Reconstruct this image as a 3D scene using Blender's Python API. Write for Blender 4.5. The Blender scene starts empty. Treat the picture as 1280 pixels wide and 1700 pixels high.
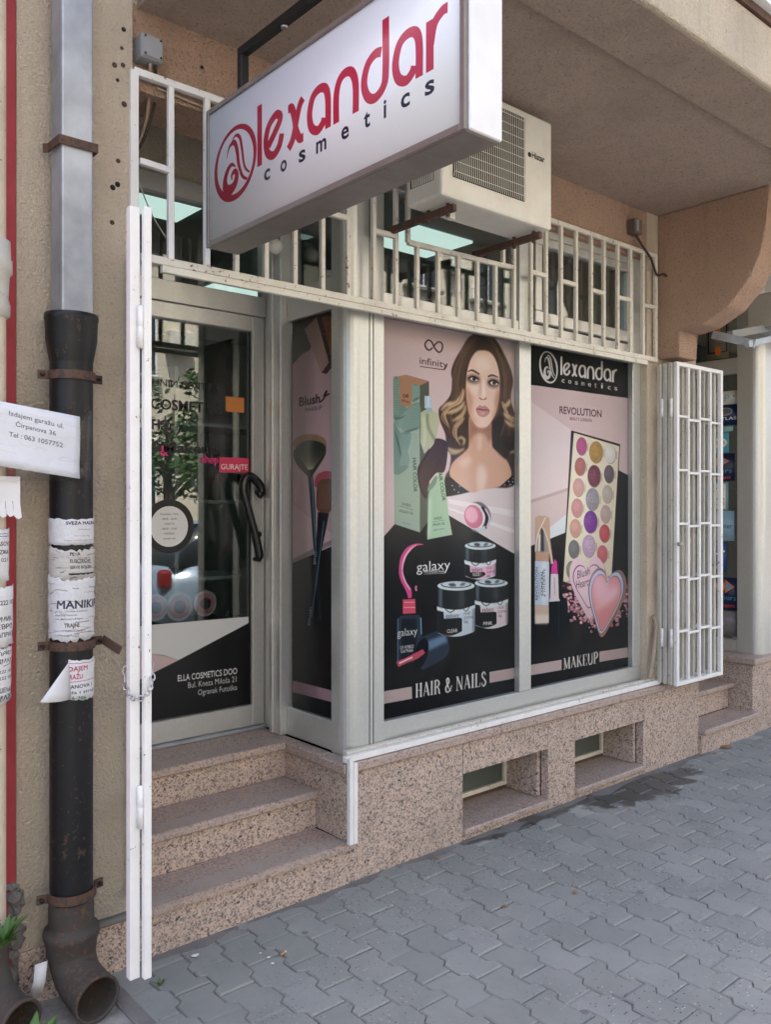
import bpy, bmesh, math, random
import numpy as np
from mathutils import Vector, Matrix
random.seed(7); RNG = np.random.default_rng(5)
PI = math.pi
S = bpy.context.scene
COL = S.collection
# ------------------------------------------------------------------ camera, sky, sun, exposure
F_PX, HOR, CXP = 1411.0, 836.0, 640.0           # focal length and horizon measured on the 1280 x 1700 photograph
YAW = math.radians(40.708)
CAM = Vector((-2.224, -2.819, 1.6))
cam = bpy.data.cameras.new('camera'); cam_o = bpy.data.objects.new('camera', cam); COL.objects.link(cam_o)
cam.sensor_fit = 'HORIZONTAL'; cam.sensor_width = 36.0; cam.lens = 36.0 * F_PX / 1280.0
cam.shift_y = -14.0 / 1280.0; cam.clip_start = 0.05; cam.clip_end = 400
cam_o.location = CAM; cam_o.rotation_euler = (PI / 2, 0, -YAW)
S.camera = cam_o
SUN_EL, SUN_AZ = math.radians(64), math.radians(-24)      # azimuth from +Y towards +X: the sun stands behind the shop
w = bpy.data.worlds.new('World'); S.world = w; w.use_nodes = True
wn = w.node_tree.nodes; wl = w.node_tree.links
bg = next(n for n in wn if n.type == 'BACKGROUND')
sky = wn.new('ShaderNodeTexSky'); sky.sky_type = 'NISHITA'; sky.sun_disc = False
sky.sun_elevation = SUN_EL; sky.sun_rotation = SUN_AZ; sky.air_density = 1.0; sky.dust_density = 5.0; sky.ozone_density = 1.0
wl.new(sky.outputs[0], bg.inputs[0]); bg.inputs[1].default_value = 0.15
sl = bpy.data.lights.new('sun', 'SUN'); sl.energy = 5.0; sl.angle = math.radians(0.5); sl.color = (1.0, 0.92, 0.80)
so = bpy.data.objects.new('sun', sl); COL.objects.link(so)
sv = Vector((math.sin(SUN_AZ) * math.cos(SUN_EL), math.cos(SUN_AZ) * math.cos(SUN_EL), math.sin(SUN_EL)))
so.rotation_euler = (-sv).to_track_quat('-Z', 'Y').to_euler(); so.location = sv * 40
S.view_settings.view_transform = 'Standard'; S.view_settings.look = 'None'
S.view_settings.gamma = 1.0; S.view_settings.exposure = 2.06; S.view_settings.use_curve_mapping = False
S.render.engine = 'CYCLES'; S.cycles.max_bounces = 8; S.cycles.transparent_max_bounces = 12
try: S.cycles.use_denoising = True
except Exception: pass

# ------------------------------------------------------------------ node helper and materials
class NT:
    def __init__(s, name):
        s.m = bpy.data.materials.new(name); s.m.use_nodes = True
        s.t = s.m.node_tree; s.t.nodes.clear()
        s.out = s.t.nodes.new('ShaderNodeOutputMaterial')
        s._pos = None
    def n(s, typ, ins=None, **kw):
        nd = s.t.nodes.new('ShaderNode' + typ)
        for k, v in kw.items(): setattr(nd, k, v)
        for k, v in (ins or {}).items():
            if hasattr(v, 'is_output') or isinstance(v, bpy.types.NodeSocket): s.t.links.new(v, nd.inputs[k])
            else: nd.inputs[k].default_value = v
        return nd
    def pos(s):
        if s._pos is None: s._pos = s.n('NewGeometry').outputs['Position']
        return s._pos
    def noise(s, scale, detail=3, rough=.55, vec=None, dist=0):
        return s.n('TexNoise', {'Vector': vec or s.pos(), 'Scale': scale, 'Detail': detail, 'Roughness': rough, 'Distortion': dist}).outputs['Fac']
    def vor(s, scale, vec=None, feature='F1', out='Color'):
        return s.n('TexVoronoi', {'Vector': vec or s.pos(), 'Scale': scale}, feature=feature).outputs[out]
    def ramp(s, fac, stops, interp='LINEAR'):
        nd = s.n('ValToRGB', {'Fac': fac}); cr = nd.color_ramp; cr.interpolation = interp
        while len(cr.elements) < len(stops): cr.elements.new(.5)
        for e, (p, c) in zip(cr.elements, stops):
            e.position = p; e.color = (*c, 1) if len(c) == 3 else c
        return nd.outputs[0]
    def val(s, fac, a, b, lo=0., hi=1.):
        return s.n('MapRange', {'Value': fac, 'From Min': a, 'From Max': b, 'To Min': lo, 'To Max': hi}).outputs[0]
    def mix(s, fac, a, b, mode='MIX'):
        nd = s.n('Mix', data_type='RGBA', blend_type=mode)
        for k, v in ((0, fac), (6, a), (7, b)):
            if isinstance(v, bpy.types.NodeSocket): s.t.links.new(v, nd.inputs[k])
            else: nd.inputs[k].default_value = v if k == 0 else ((*v, 1) if len(v) == 3 else v)
        return nd.outputs[2]
    def math(s, op, a, b=0.):
        return s.n('Math', {0: a, 1: b}, operation=op).outputs[0]
    def scale(s, v):
        return s.n('VectorMath', {0: s.pos(), 1: v}, operation='MULTIPLY').outputs[0]
    def bump(s, h, strength, dist, nrm=None):
        d = {'Height': h, 'Strength': strength, 'Distance': dist}
        if nrm is not None: d['Normal'] = nrm
        return s.n('Bump', d).outputs[0]
    def bsdf(s, color, rough=.6, metal=0., spec=.5, nrm=None, **extra):
        d = {'Base Color': (*color, 1) if isinstance(color, tuple) and len(color) == 3 else color, 'Roughness': rough, 'Metallic': metal, 'Specular IOR Level': spec}
        if nrm is not None: d['Normal'] = nrm
        d.update(extra)
        b = s.n('BsdfPrincipled', d)
        s.t.links.new(b.outputs[0], s.out.inputs[0]); return s.m

def m_roughcast(name, light, dark, k=1., sh=0.):
    t = NT(name)
    n1 = t.noise(92, 4, .68, None, .5); n2 = t.noise(210, 3, .6); nb = t.noise(1.9, 5, .6)
    h = t.math('ADD', t.val(n1, .32, .68), t.math('MULTIPLY', n2, .5))
    mid = tuple(.6 * a + .4 * b for a, b in zip(light, dark))
    c = t.ramp(n1, [(.24 + sh, tuple(x * .35 for x in dark)), (.325 + sh, dark), (.385 + sh, mid), (.47 + sh, light)])
    c = t.mix(t.val(n2, .52, .72, 0, .35), c, tuple(min(1, x * 1.12) for x in light))
    c = t.mix(t.val(nb, .46, .70, 0, .42), c, tuple(x * .6 for x in light))
    sp = t.noise(19, 3, .6)
    c = t.mix(t.val(sp, .70, .78, 0, .55), c, tuple(x * .38 for x in light))
    drip = t.noise(3, 4, .6, t.scale((5, 5, .35)))
    c = t.mix(t.val(drip, .55, .78, 0, .38), c, tuple(x * .5 for x in light))
    return t.bsdf(c, .93, 0, .15, t.bump(h, 1.0 * k, .014))
def m_granite(name, pink, dusty=0.):
    t = NT(name)
    v = t.n('TexVoronoi', {'Vector': t.pos(), 'Scale': 165.}); r = t.n('SeparateColor', {0: v.outputs['Color']}).outputs[0]
    v2 = t.n('TexVoronoi', {'Vector': t.pos(), 'Scale': 92.}); r2 = t.n('SeparateColor', {0: v2.outputs['Color']}).outputs[1]
    c = t.ramp(r, [(0, (.035, .034, .036)), (.15, (.15, .14, .135)), (.27, (.36, .33, .305)), (.39, pink), (.72, tuple(min(1, x * 1.22) for x in pink)), (.92, tuple(x * .78 for x in pink))], 'CONSTANT')
    c2 = t.ramp(r2, [(0, (.05, .047, .048)), (.13, pink), (.6, (.44, .36, .31)), (.8, tuple(x * .9 for x in pink))], 'CONSTANT')
    c = t.mix(.36, c, c2)
    nb = t.noise(3.1, 4, .6)
    c = t.mix(t.val(nb, .45, .7, 0, .3), c, (.24, .2, .175))
    if dusty: c = t.mix(t.val(t.noise(6, 4, .6), .3, .62, dusty * .3, dusty), c, (.40, .335, .295))
    return t.bsdf(c, t.val(nb, .3, .7, .36, .6), 0, .4, t.bump(t.noise(240, 2), .12, .002))
def m_paint(name, col, rough=.42, chips=.0, rust=(.16, .07, .03), dirt=.35, metal=0., spec=.4):
    t = NT(name)
    nb = t.noise(7, 5, .65); c = t.mix(t.val(nb, .42, .75, 0, dirt), col, tuple(x * .5 * y for x, y in zip(col, (1, .93, .82))))
    nf = t.noise(55, 4, .7)
    if chips: c = t.mix(t.val(t.math('ADD', nf, t.math('MULTIPLY', nb, .35)), .90 - chips, .925 - chips, 0, 1), c, rust)
    return t.bsdf(c, rough, metal, spec, t.bump(nf, .12, .002))
def m_plain(name, col, rough=.5, metal=0., spec=.4, bump=0., bscale=60., var=.15):
    t = NT(name); nb = t.noise(bscale * .2, 4, .6)
    c = t.mix(t.val(nb, .3, .75, 0, 1), col, tuple(x * (1 - var) for x in col))
    return t.bsdf(c, rough, metal, spec, t.bump(t.noise(bscale, 3), bump, .004) if bump else None)
def m_glass(name, tint, ior=1.75, rough=0.0):
    t = NT(name); tr = t.n('BsdfTransparent', {0: (*tint, 1)}); gl = t.n('BsdfGlossy', {'Color': (1, 1, 1, 1), 'Roughness': rough})
    bf = t.n('NewGeometry').outputs['Backfacing']     # same mirror strength on both faces of the pane
    mx = t.n('MixShader', {0: t.n('Fresnel', {'IOR': t.val(bf, 0, 1, ior, 1 / ior)}).outputs[0], 1: tr.outputs[0], 2: gl.outputs[0]})
    t.t.links.new(mx.outputs[0], t.out.inputs[0]); return t.m
def m_emit(name, col, strength):
    t = NT(name); e = t.n('Emission', {0: (*col, 1), 1: strength}); t.t.links.new(e.outputs[0], t.out.inputs[0]); return t.m

M = {}
M['tan'] = m_roughcast('roughcast_tan', (.90, .775, .61), (.60, .485, .36), .9, -.03)
M['salmon'] = m_roughcast('roughcast_salmon', (.76, .52, .385), (.50, .32, .22), 1.0, .02)
M['soffit'] = m_roughcast('roughcast_soffit', (.73, .575, .475), (.46, .345, .27), 1.0, .02)
M['red'] = m_paint('red_wall_paint', (.40, .055, .065), .8, 0, dirt=.4)
M['cream'] = m_paint('cream_pipe_paint', (.66, .58, .46), .55, .07, (.10, .05, .035), .5)
M['granite'] = m_granite('pink_granite', (.535, .41, .335))
M['granite_top'] = m_granite('pink_granite_dusty', (.46, .335, .275), .5)
M['worn'] = m_granite('pink_granite_trodden', (.38, .32, .285), .95)
M['alu'] = m_plain('champagne_aluminium', (.60, .60, .575), .33, .5, .5, .03, 300, .1)
M['alu_grey'] = m_plain('grey_aluminium', (.56, .575, .555), .33, .5, .5, .03, 300, .1)
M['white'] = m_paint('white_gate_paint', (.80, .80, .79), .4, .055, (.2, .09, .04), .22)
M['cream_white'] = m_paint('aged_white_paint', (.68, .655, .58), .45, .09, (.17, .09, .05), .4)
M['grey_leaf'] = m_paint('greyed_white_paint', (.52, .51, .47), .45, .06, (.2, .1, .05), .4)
M['zinc'] = m_plain('zinc_sheet', (.50, .54, .59), .45, .5, .5, .05, 25, .5)
M['iron'] = m_paint('black_cast_iron', (.011, .012, .013), .42, .10, (.07, .04, .03), .1, spec=.35)
M['rusty_iron'] = m_paint('rusty_cast_iron', (.07, .06, .053), .8, .13, (.125, .068, .042), .55)
M['rust'] = m_paint('rusty_steel', (.11, .06, .042), .75, .2, (.06, .04, .035), .5)
M['black'] = m_plain('black_plastic', (.012, .012, .013), .22, 0, .5)
M['black_steel'] = m_plain('black_steel', (.02, .02, .022), .4, .2, .5)
M['dark'] = m_plain('dark_interior', (.05, .05, .05), .8)
M['room'] = m_plain('shop_interior_wall', (.36, .41, .41), .8)
M['room_floor'] = m_plain('shop_floor', (.12, .11, .10), .5)
M['ac'] = m_paint('ac_cream_enamel', (.68, .665, .60), .42, .0, dirt=.3)
M['ac_dark'] = m_plain('ac_inner_dark', (.035, .03, .026), .8)
M['boxgrey'] = m_plain('grey_plastic_box', (.30, .31, .32), .55)
M['browngrey'] = m_plain('brown_grey_box', (.15, .125, .105), .6)
M['cable'] = m_plain('old_cable', (.36, .29, .22), .6)
M['cable_dark'] = m_plain('dark_cable', (.05, .035, .03), .6)
M['signface_side'] = m_plain('sign_white_sheet', (.80, .80, .80), .35, 0, .4, .02, 40, .12)
M['signframe'] = m_paint('sign_grey_frame', (.25, .225, .205), .45, .06, (.14, .09, .06), .5, .3)
M['bulb'] = m_plain('white_opal_glass', (.75, .74, .70), .2)
M['paper'] = m_plain('white_paper', (.72, .72, .72), .8, 0, .2, .35, 18, .15)
M['steel'] = m_plain('galvanised_chain', (.55, .55, .55), .35, .9)
M['orange'] = m_plain('orange_sticker', (.55, .20, .05), .5)
M['pinkred'] = m_plain('pink_red_sticker', (.60, .05, .11), .4)
M['ink'] = m_plain('black_lettering', (.008, .009, .01), .5)
M['pink_ink'] = m_plain('magenta_lettering', (.55, .03, .16), .5)
M['white_ink'] = m_plain('white_lettering', (.8, .8, .8), .5)
M['tin_pink'] = m_plain('tin_pink', (.35, .12, .16), .4)
M['gasket'] = m_plain('black_gasket', (.012, .012, .012), .6)
M['glass'] = m_glass('shop_glass', (.84, .89, .88), 1.8)
M['glass_dim'] = m_plain('old_dusty_glass', (.10, .12, .108), .32, 0, .6, 0, 12, .45)
M['film'] = m_glass('clear_plastic_film', (.96, .955, .945), 1.3, .15)
M['led'] = m_emit('lit_ceiling_panel', (.78, .97, .90), .27)
M['concrete'] = m_plain('grey_concrete', (.22, .215, .205), .9, 0, .2, .6, 40, .4)
M['dirt'] = m_plain('dark_dirt', (.045, .04, .034), .95, 0, .2, .9, 30, .6)
M['sand'] = m_plain('joint_sand', (.35, .34, .32), .95, 0, .1, .5, 120, .4)
M['asphalt'] = m_plain('asphalt', (.13, .125, .118), .9, 0, .3, .5, 90, .3)
M['leaf'] = m_plain('green_leaf', (.10, .21, .045), .5, 0, .4, 0, 30, .4)
M['tree_leaf'] = m_plain('tree_leaf', (.05, .10, .025), .5, 0, .4, 0, 30, .4)
M['dryleaf'] = m_plain('dry_brown_leaf', (.33, .16, .07), .7)
M['butt'] = m_plain('orange_cork_paper', (.5, .24, .08), .7)
def m_paver():
    t = NT('concrete_paver')
    rnd = t.n('ObjectInfo').outputs['Random']
    c = t.ramp(rnd, [(0, (.245, .252, .236)), (.5, (.27, .278, .26)), (.97, (.293, .30, .282)), (1, (.38, .385, .375))])
    c = t.mix(t.val(t.noise(3.2, 5, .62), .38, .72, 0, .5), c, (.172, .18, .174))
    c = t.mix(t.val(t.noise(34, 4, .65), .55, .75, 0, .35), c, (.20, .19, .185))
    v = t.n('TexVoronoi', {'Vector': t.pos(), 'Scale': 88.}); r = t.n('SeparateColor', {0: v.outputs['Color']})
    near = t.val(v.outputs['Distance'], .34, .26, 0, 1)
    worn = t.val(t.noise(1.6, 3, .5), .40, .6, 0, 1)
    sp = t.math('MULTIPLY', near, t.math('MULTIPLY', t.math('GREATER_THAN', r.outputs[0], .68), worn))
    sc = t.ramp(r.outputs[1], [(0, (.02, .02, .02)), (.45, (.50, .49, .47)), (.75, (.24, .2, .17))], 'CONSTANT')
    c = t.mix(t.math('MULTIPLY', sp, .85), c, sc)
    g = t.n('TexVoronoi', {'Vector': t.pos(), 'Scale': 5.5}); gr = t.n('SeparateColor', {0: g.outputs['Color']})
    gum = t.math('MULTIPLY', t.val(g.outputs['Distance'], .10, .075, 0, 1), t.math('GREATER_THAN', gr.outputs[0], .72))
    c = t.mix(t.math('MULTIPLY', gum, .6), c, (.11, .105, .10))
    c = t.mix(t.val(t.noise(.9, 4, .6), .52, .68, 0, .4), c, (.335, .32, .30))
    # water leaking from under the basement window has soaked this patch of the stones
    sep = t.n('SeparateXYZ', {0: t.pos()})
    ax = t.math('DIVIDE', t.math('SUBTRACT', sep.outputs[0], 2.02), .56); ay = t.math('DIVIDE', t.math('SUBTRACT', sep.outputs[1], -.10), .19)
    dd = t.math('ADD', t.math('MULTIPLY', ax, ax), t.math('MULTIPLY', ay, ay))
    bx_ = t.math('DIVIDE', t.math('SUBTRACT', sep.outputs[0], 1.15), .55); by_ = t.math('DIVIDE', t.math('SUBTRACT', sep.outputs[1], -.03), .065)
    d2 = t.math('ADD', t.math('MULTIPLY', bx_, bx_), t.math('MULTIPLY', by_, by_))
    wob = t.math('MULTIPLY', t.math('SUBTRACT', t.noise(9, 4, .6), .5), 2.6)
    wet = t.val(t.math('ADD', t.math('MINIMUM', dd, d2), wob), 1.0, .72, 0, 1)
    c = t.mix(t.math('MULTIPLY', wet, .78), c, (.030, .028, .026))
    ro = t.mix(wet, (.88, .88, .88), (.42, .42, .42))
    return t.bsdf(c, ro, 0, .35, t.bump(t.noise(160, 3, .6), .35, .002))
M['paver'] = m_paver()

# ------------------------------------------------------------------ geometry helpers
def link(name, me, mat, parent=None):
    if mat is not None and not me.materials: me.materials.append(M[mat] if isinstance(mat, str) else mat)
    o = bpy.data.objects.new(name, me); COL.objects.link(o)
    if parent is not None:
        o.parent = parent; o.matrix_parent_inverse = Matrix.Translation(parent.location).inverted()
    return o
def thing(name, label, cat, loc=(0, 0, 0), group=None, kind=None):
    o = bpy.data.objects.new(name, None); COL.objects.link(o); o.location = loc; o.empty_display_size = .1
    return tag(o, label, cat, group, kind)
def tag(o, label=None, cat=None, group=None, kind=None):
    if label: o['label'] = label
    if cat: o['category'] = cat
    if group: o['group'] = group
    if kind: o['kind'] = kind
    return o
def bm_obj(name, bm, mat, parent=None, smooth=False):
    bmesh.ops.recalc_face_normals(bm, faces=bm.faces)
    me = bpy.data.meshes.new(name); bm.to_mesh(me); bm.free()
    if smooth:
        for p in me.polygons: p.use_smooth = True
    return link(name, me, mat, parent)
def add_box(bm, x0, x1, y0, y1, z0, z1, bev=0., seg=1):
    r = bmesh.ops.create_cube(bm, size=1.0); vs = r['verts']
    for v in vs:
        v.co = Vector((x0 + (v.co.x + .5) * (x1 - x0), y0 + (v.co.y + .5) * (y1 - y0), z0 + (v.co.z + .5) * (z1 - z0)))
    if bev:
        es = list({e for v in vs for e in v.link_edges})
        bmesh.ops.bevel(bm, geom=es, offset=bev, segments=seg, affect='EDGES', profile=.5)
def box(name, x0, x1, y0, y1, z0, z1, mat, parent=None, bev=.0, seg=1):
    bm = bmesh.new(); add_box(bm, min(x0, x1), max(x0, x1), min(y0, y1), max(y0, y1), min(z0, z1), max(z0, z1), bev, seg)
    return bm_obj(name, bm, mat, parent)
def add_bar(bm, a, b, wx, wy, up=(0, 0, 1), bev=.0):
    """rectangular bar from a to b, wx across, wy along 'up'"""
    a, b = Vector(a), Vector(b); d = (b - a).normalized(); up = Vector(up)
    if abs(d.dot(up)) > .98: up = Vector((0, 1, 0))
    s = d.cross(up).normalized() * wx / 2; u = s.cross(d).normalized() * wy / 2
    vs = [bm.verts.new(p + q) for p in (a, b) for q in (-s - u, s - u, s + u, -s + u)]
    fs = [bm.faces.new([vs[i] for i in f]) for f in ((0, 1, 2, 3), (7, 6, 5, 4), (0, 4, 5, 1), (1, 5, 6, 2), (2, 6, 7, 3), (3, 7, 4, 0))]
    if bev: bmesh.ops.bevel(bm, geom=list({e for f in fs for e in f.edges}), offset=bev, segments=1, affect='EDGES')
def bar(name, a, b, wx, wy, mat, parent=None, up=(0, 0, 1), bev=.002):
    bm = bmesh.new(); add_bar(bm, a, b, wx, wy, up, bev); return bm_obj(name, bm, mat, parent)
def spline(pts, n=6, closed=False):
    P = [Vector(p) for p in pts]; out = []; N = len(P)
    rng = range(N if closed else N - 1)
    for i in rng:
        g = (lambda k: P[k % N]) if closed else (lambda k: P[max(0, min(N - 1, k))])
        p0, p1, p2, p3 = g(i - 1), g(i), g(i + 1), g(i + 2)
        for k in range(n):
            t = k / n
            out.append(.5 * ((2 * p1) + (p2 - p0) * t + (2 * p0 - 5 * p1 + 4 * p2 - p3) * t * t + (3 * p1 - p0 - 3 * p2 + p3) * t ** 3))
    if not closed: out.append(P[-1])
    return out
def add_tube(bm, pts, r, seg=8, cap=True, closed=False):
    pts = [Vector(p) for p in pts]; n = len(pts); rings = []
    rr = r if hasattr(r, '__len__') else [r] * n
    ref = None
    for i, p in enumerate(pts):
        if closed: d = pts[(i + 1) % n] - pts[i - 1]
        else: d = pts[min(i + 1, n - 1)] - pts[max(i - 1, 0)]
        d.normalize()
        if ref is None: ref = Vector((0, 0, 1)) if abs(d.z) < .9 else Vector((1, 0, 0))
        s = d.cross(ref).normalized(); u = s.cross(d).normalized(); ref = u
        rings.append([bm.verts.new(p + (s * math.cos(2 * PI * k / seg) + u * math.sin(2 * PI * k / seg)) * rr[i]) for k in range(seg)])
    for i in range(n if closed else n - 1):
        a, b = rings[i], rings[(i + 1) % n]
        for k in range(seg): bm.faces.new((a[k], a[(k + 1) % seg], b[(k + 1) % seg], b[k]))
    if cap and not closed:
        bm.faces.new(rings[0]); bm.faces.new(list(reversed(rings[-1])))
def tube(name, pts, r, mat, parent=None, seg=8, cap=True, closed=False, smooth=True):
    bm = bmesh.new(); add_tube(bm, pts, r, seg, cap, closed); return bm_obj(name, bm, mat, parent, smooth)
def lathe(name, prof, cx, cy, mat, parent=None, seg=28, smooth=True):
    """prof: list of (radius, z)"""
    bm = bmesh.new(); rings = []
    for r, z in prof: rings.append([bm.verts.new((cx + r * math.cos(2 * PI * k / seg), cy + r * math.sin(2 * PI * k / seg), z)) for k in range(seg)])
    for a, b in zip(rings, rings[1:]):
        for k in range(seg): bm.faces.new((a[k], a[(k + 1) % seg], b[(k + 1) % seg], b[k]))
    return bm_obj(name, bm, mat, parent, smooth)
def prism(name, pts, d, mat, parent=None, bev=0.):
    """pts: closed 3-D outline, extruded by vector d"""
    bm = bmesh.new(); d = Vector(d)
    a = [bm.verts.new(p) for p in pts]; b = [bm.verts.new(Vector(p) + d) for p in pts]; n = len(a)
    bm.faces.new(a); bm.faces.new(list(reversed(b)))
    for i in range(n): bm.faces.new((a[i], b[i], b[(i + 1) % n], a[(i + 1) % n]))
    if bev: bmesh.ops.bevel(bm, geom=list(bm.edges), offset=bev, segments=2, affect='EDGES')
    return bm_obj(name, bm, mat, parent)
def text_mesh(name, s, mat, parent, origin, xdir, ydir, width=None, height=None, bold=0., depth=0., align='L'):
    """flat lettering: origin = baseline start; scaled to width / cap height"""
    cu = bpy.data.curves.new('t', 'FONT'); cu.body = s; cu.size = 1.; cu.offset = bold; cu.resolution_u = 3
    ob = bpy.data.objects.new('t', cu); COL.objects.link(ob)
    dg = bpy.context.evaluated_depsgraph_get(); me = bpy.data.meshes.new_from_object(ob.evaluated_get(dg))
    bpy.data.objects.remove(ob); bpy.data.curves.remove(cu)
    co = np.array([v.co[:] for v in me.vertices]); x0, x1 = co[:, 0].min(), co[:, 0].max()
    sx = (width / (x1 - x0)) if width else None; sy = (height / .73) if height else None
    sx = sx or sy; sy = sy or sx
    o, xd, yd = Vector(origin), Vector(xdir), Vector(ydir)
    for v in me.vertices: v.co = o + xd * ((v.co.x - x0) * sx) + yd * (v.co.y * sy)
    return link(name, me, mat, parent)

# ------------------------------------------------------------------ print painting (flat prints only: posters, papers, stickers)
def cam_dir(u):
    a = (u - CXP) / F_PX; s, c = math.sin(YAW), math.cos(YAW)
    return s + a * c, c - a * s
def plane_pt(u, v, plane, val):
    dx, dy = cam_dir(u); t = (val - CAM.x) / dx if plane == 'X' else (val - CAM.y) / dy
    return CAM.x + t * dx, CAM.y + t * dy, CAM.z - t * (v - HOR) / F_PX
class Canvas:
    """a raster print; points are read off the photograph on the print's own plane, or given in canvas units when plane is None"""
    def __init__(s, a0, a1, z0, z1, px, bg, plane=None, val=0.):
        s.a0, s.a1, s.z0, s.z1, s.plane, s.val = a0, a1, z0, z1, plane, val
        s.W = max(8, int(abs(a1 - a0) * px)); s.H = max(8, int((z1 - z0) * px)); s.px = px
        s.im = np.empty((s.H, s.W, 3), np.float32); s.im[:] = np.array(bg, np.float32) / 255
        s.org = (0, 0, 1)
    def at(s, x0, y0, k): s.org = (x0, y0, k); return s
    def m(s, p):
        if s.plane is None: x, z = p[0], p[1]
        else:
            u, v = s.org[0] + p[0] * s.org[2], s.org[1] + p[1] * s.org[2]
            X, Y, z = plane_pt(u, v, s.plane, s.val); x = Y if s.plane == 'X' else X
        return ((x - s.a0) / (s.a1 - s.a0) * s.W, (s.z1 - z) / (s.z1 - s.z0) * s.H)
    def mask(s, segs, pad=2):
        segs = np.asarray(segs, np.float64)           # n x 4
        x0 = max(0, int(segs[:, [0, 2]].min()) - pad); x1 = min(s.W, int(segs[:, [0, 2]].max()) + pad + 1)
        y0 = max(0, int(segs[:, [1, 3]].min()) - pad); y1 = min(s.H, int(segs[:, [1, 3]].max()) + pad + 1)
        if x1 <= x0 or y1 <= y0: return None
        acc = np.zeros((y1 - y0, x1 - x0), np.float32); xs = np.arange(x0, x1)
        for oy in (.125, .375, .625, .875):
            for r in range(y0, y1):
                y = r + oy
                h = (segs[:, 1] <= y) != (segs[:, 3] <= y)
                if not h.any(): continue
                g = segs[h]; xc = np.sort(g[:, 0] + (y - g[:, 1]) / (g[:, 3] - g[:, 1]) * (g[:, 2] - g[:, 0]))
                for a, b in zip(xc[0::2], xc[1::2]): acc[r - y0] += np.clip(np.minimum(xs + 1, b) - np.maximum(xs, a), 0, 1)
        return x0, y0, np.clip(acc / 4, 0, 1)
    def blend(s, mk, col, alpha=1., blur=0.):
        if mk is None: return
        x0, y0, a = mk
        if blur:
            k = max(1, int(round(blur)))
            X0, Y0 = max(0, x0 - 3 * k), max(0, y0 - 3 * k); X1, Y1 = min(s.W, x0 + a.shape[1] + 3 * k), min(s.H, y0 + a.shape[0] + 3 * k)
            b = np.zeros((Y1 - Y0, X1 - X0), np.float32); b[y0 - Y0:y0 - Y0 + a.shape[0], x0 - X0:x0 - X0 + a.shape[1]] = a
            for _ in range(2):
                for ax in (0, 1):
                    c = np.cumsum(np.pad(b, [(k + 1, k) if q == ax else (0, 0) for q in (0, 1)], mode='edge'), axis=ax)
                    n = b.shape[ax]; b = (np.take(c, range(2 * k + 1, 2 * k + 1 + n), ax) - np.take(c, range(0, n), ax)) / (2 * k + 1) if c.shape[ax] >= 2 * k + 1 + n else b
            x0, y0, a = X0, Y0, b
        a = (a * alpha)[..., None]; sub = s.im[y0:y0 + a.shape[0], x0:x0 + a.shape[1]]
        if callable(col):
            yy, xx = np.mgrid[y0:y0 + a.shape[0], x0:x0 + a.shape[1]]; c = col(xx, yy)
        else: c = np.array(col, np.float32) / 255
        sub[:] = sub * (1 - a) + c * a
    def poly(s, pts, col, smooth=0, alpha=1., blur=0.):
        if smooth: pts = [(p.x, p.y) for p in spline([(*q, 0) for q in pts], smooth, True)]
        q = [s.m(p) for p in pts]
        s.blend(s.mask([(*a, *b) for a, b in zip(q, q[1:] + q[:1])]), col, alpha, blur)
    def stroke(s, pts, wd, col, smooth=6, alpha=1., blur=0., taper=None):
        """wd in the same units as pts"""
        P = [(p.x, p.y) for p in spline([(*q, 0) for q in pts], smooth)] if smooth and len(pts) > 2 else list(pts)
        n = len(P); L, R = [], []
        for i, p in enumerate(P):
            a, b = P[max(0, i - 1)], P[min(n - 1, i + 1)]; dx, dy = b[0] - a[0], b[1] - a[1]; l = math.hypot(dx, dy) or 1
            f = wd / 2
            if taper is not None: f *= np.interp(i / max(1, n - 1), np.linspace(0, 1, len(taper)), taper)
            L.append((p[0] - dy / l * f, p[1] + dx / l * f)); R.append((p[0] + dy / l * f, p[1] - dx / l * f))
        for i in range(n - 1):
            q = [s.m(x) for x in (L[i], L[i + 1], R[i + 1], R[i])]
            if i == 0: acc = []
            acc.append(q)
        # union of the strips: paint through one max-mask
        allp = np.array([c for q in acc for c in q]); x0 = max(0, int(allp[:, 0].min()) - 2); y0 = max(0, int(allp[:, 1].min()) - 2)
        x1 = min(s.W, int(allp[:, 0].max()) + 3); y1 = min(s.H, int(allp[:, 1].max()) + 3)
        if x1 <= x0 or y1 <= y0: return
        A = np.zeros((y1 - y0, x1 - x0), np.float32)
        for q in acc:
            mk = s.mask([(*a, *b) for a, b in zip(q, q[1:] + q[:1])], 1)
            if mk is None: continue
            mx, my, mm = mk; sx, sy = mx - x0, my - y0
            ex, ey = max(0, -sx), max(0, -sy); mm = mm[ey:, ex:]; sx, sy = max(0, sx), max(0, sy)
            v = A[sy:sy + mm.shape[0], sx:sx + mm.shape[1]]; mm = mm[:v.shape[0], :v.shape[1]]; v[:] = np.clip(v + mm, 0, 1)
        s.blend((x0, y0, A), col, alpha, blur)
    def ell(s, cx, cy, rx, ry, col, rot=0., **k):
        c, d = math.cos(rot), math.sin(rot)
        s.poly([(cx + rx * math.cos(t) * c - ry * math.sin(t) * d, cy + rx * math.cos(t) * d + ry * math.sin(t) * c) for t in np.linspace(0, 2 * PI, 28, endpoint=False)], col, **k)
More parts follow.
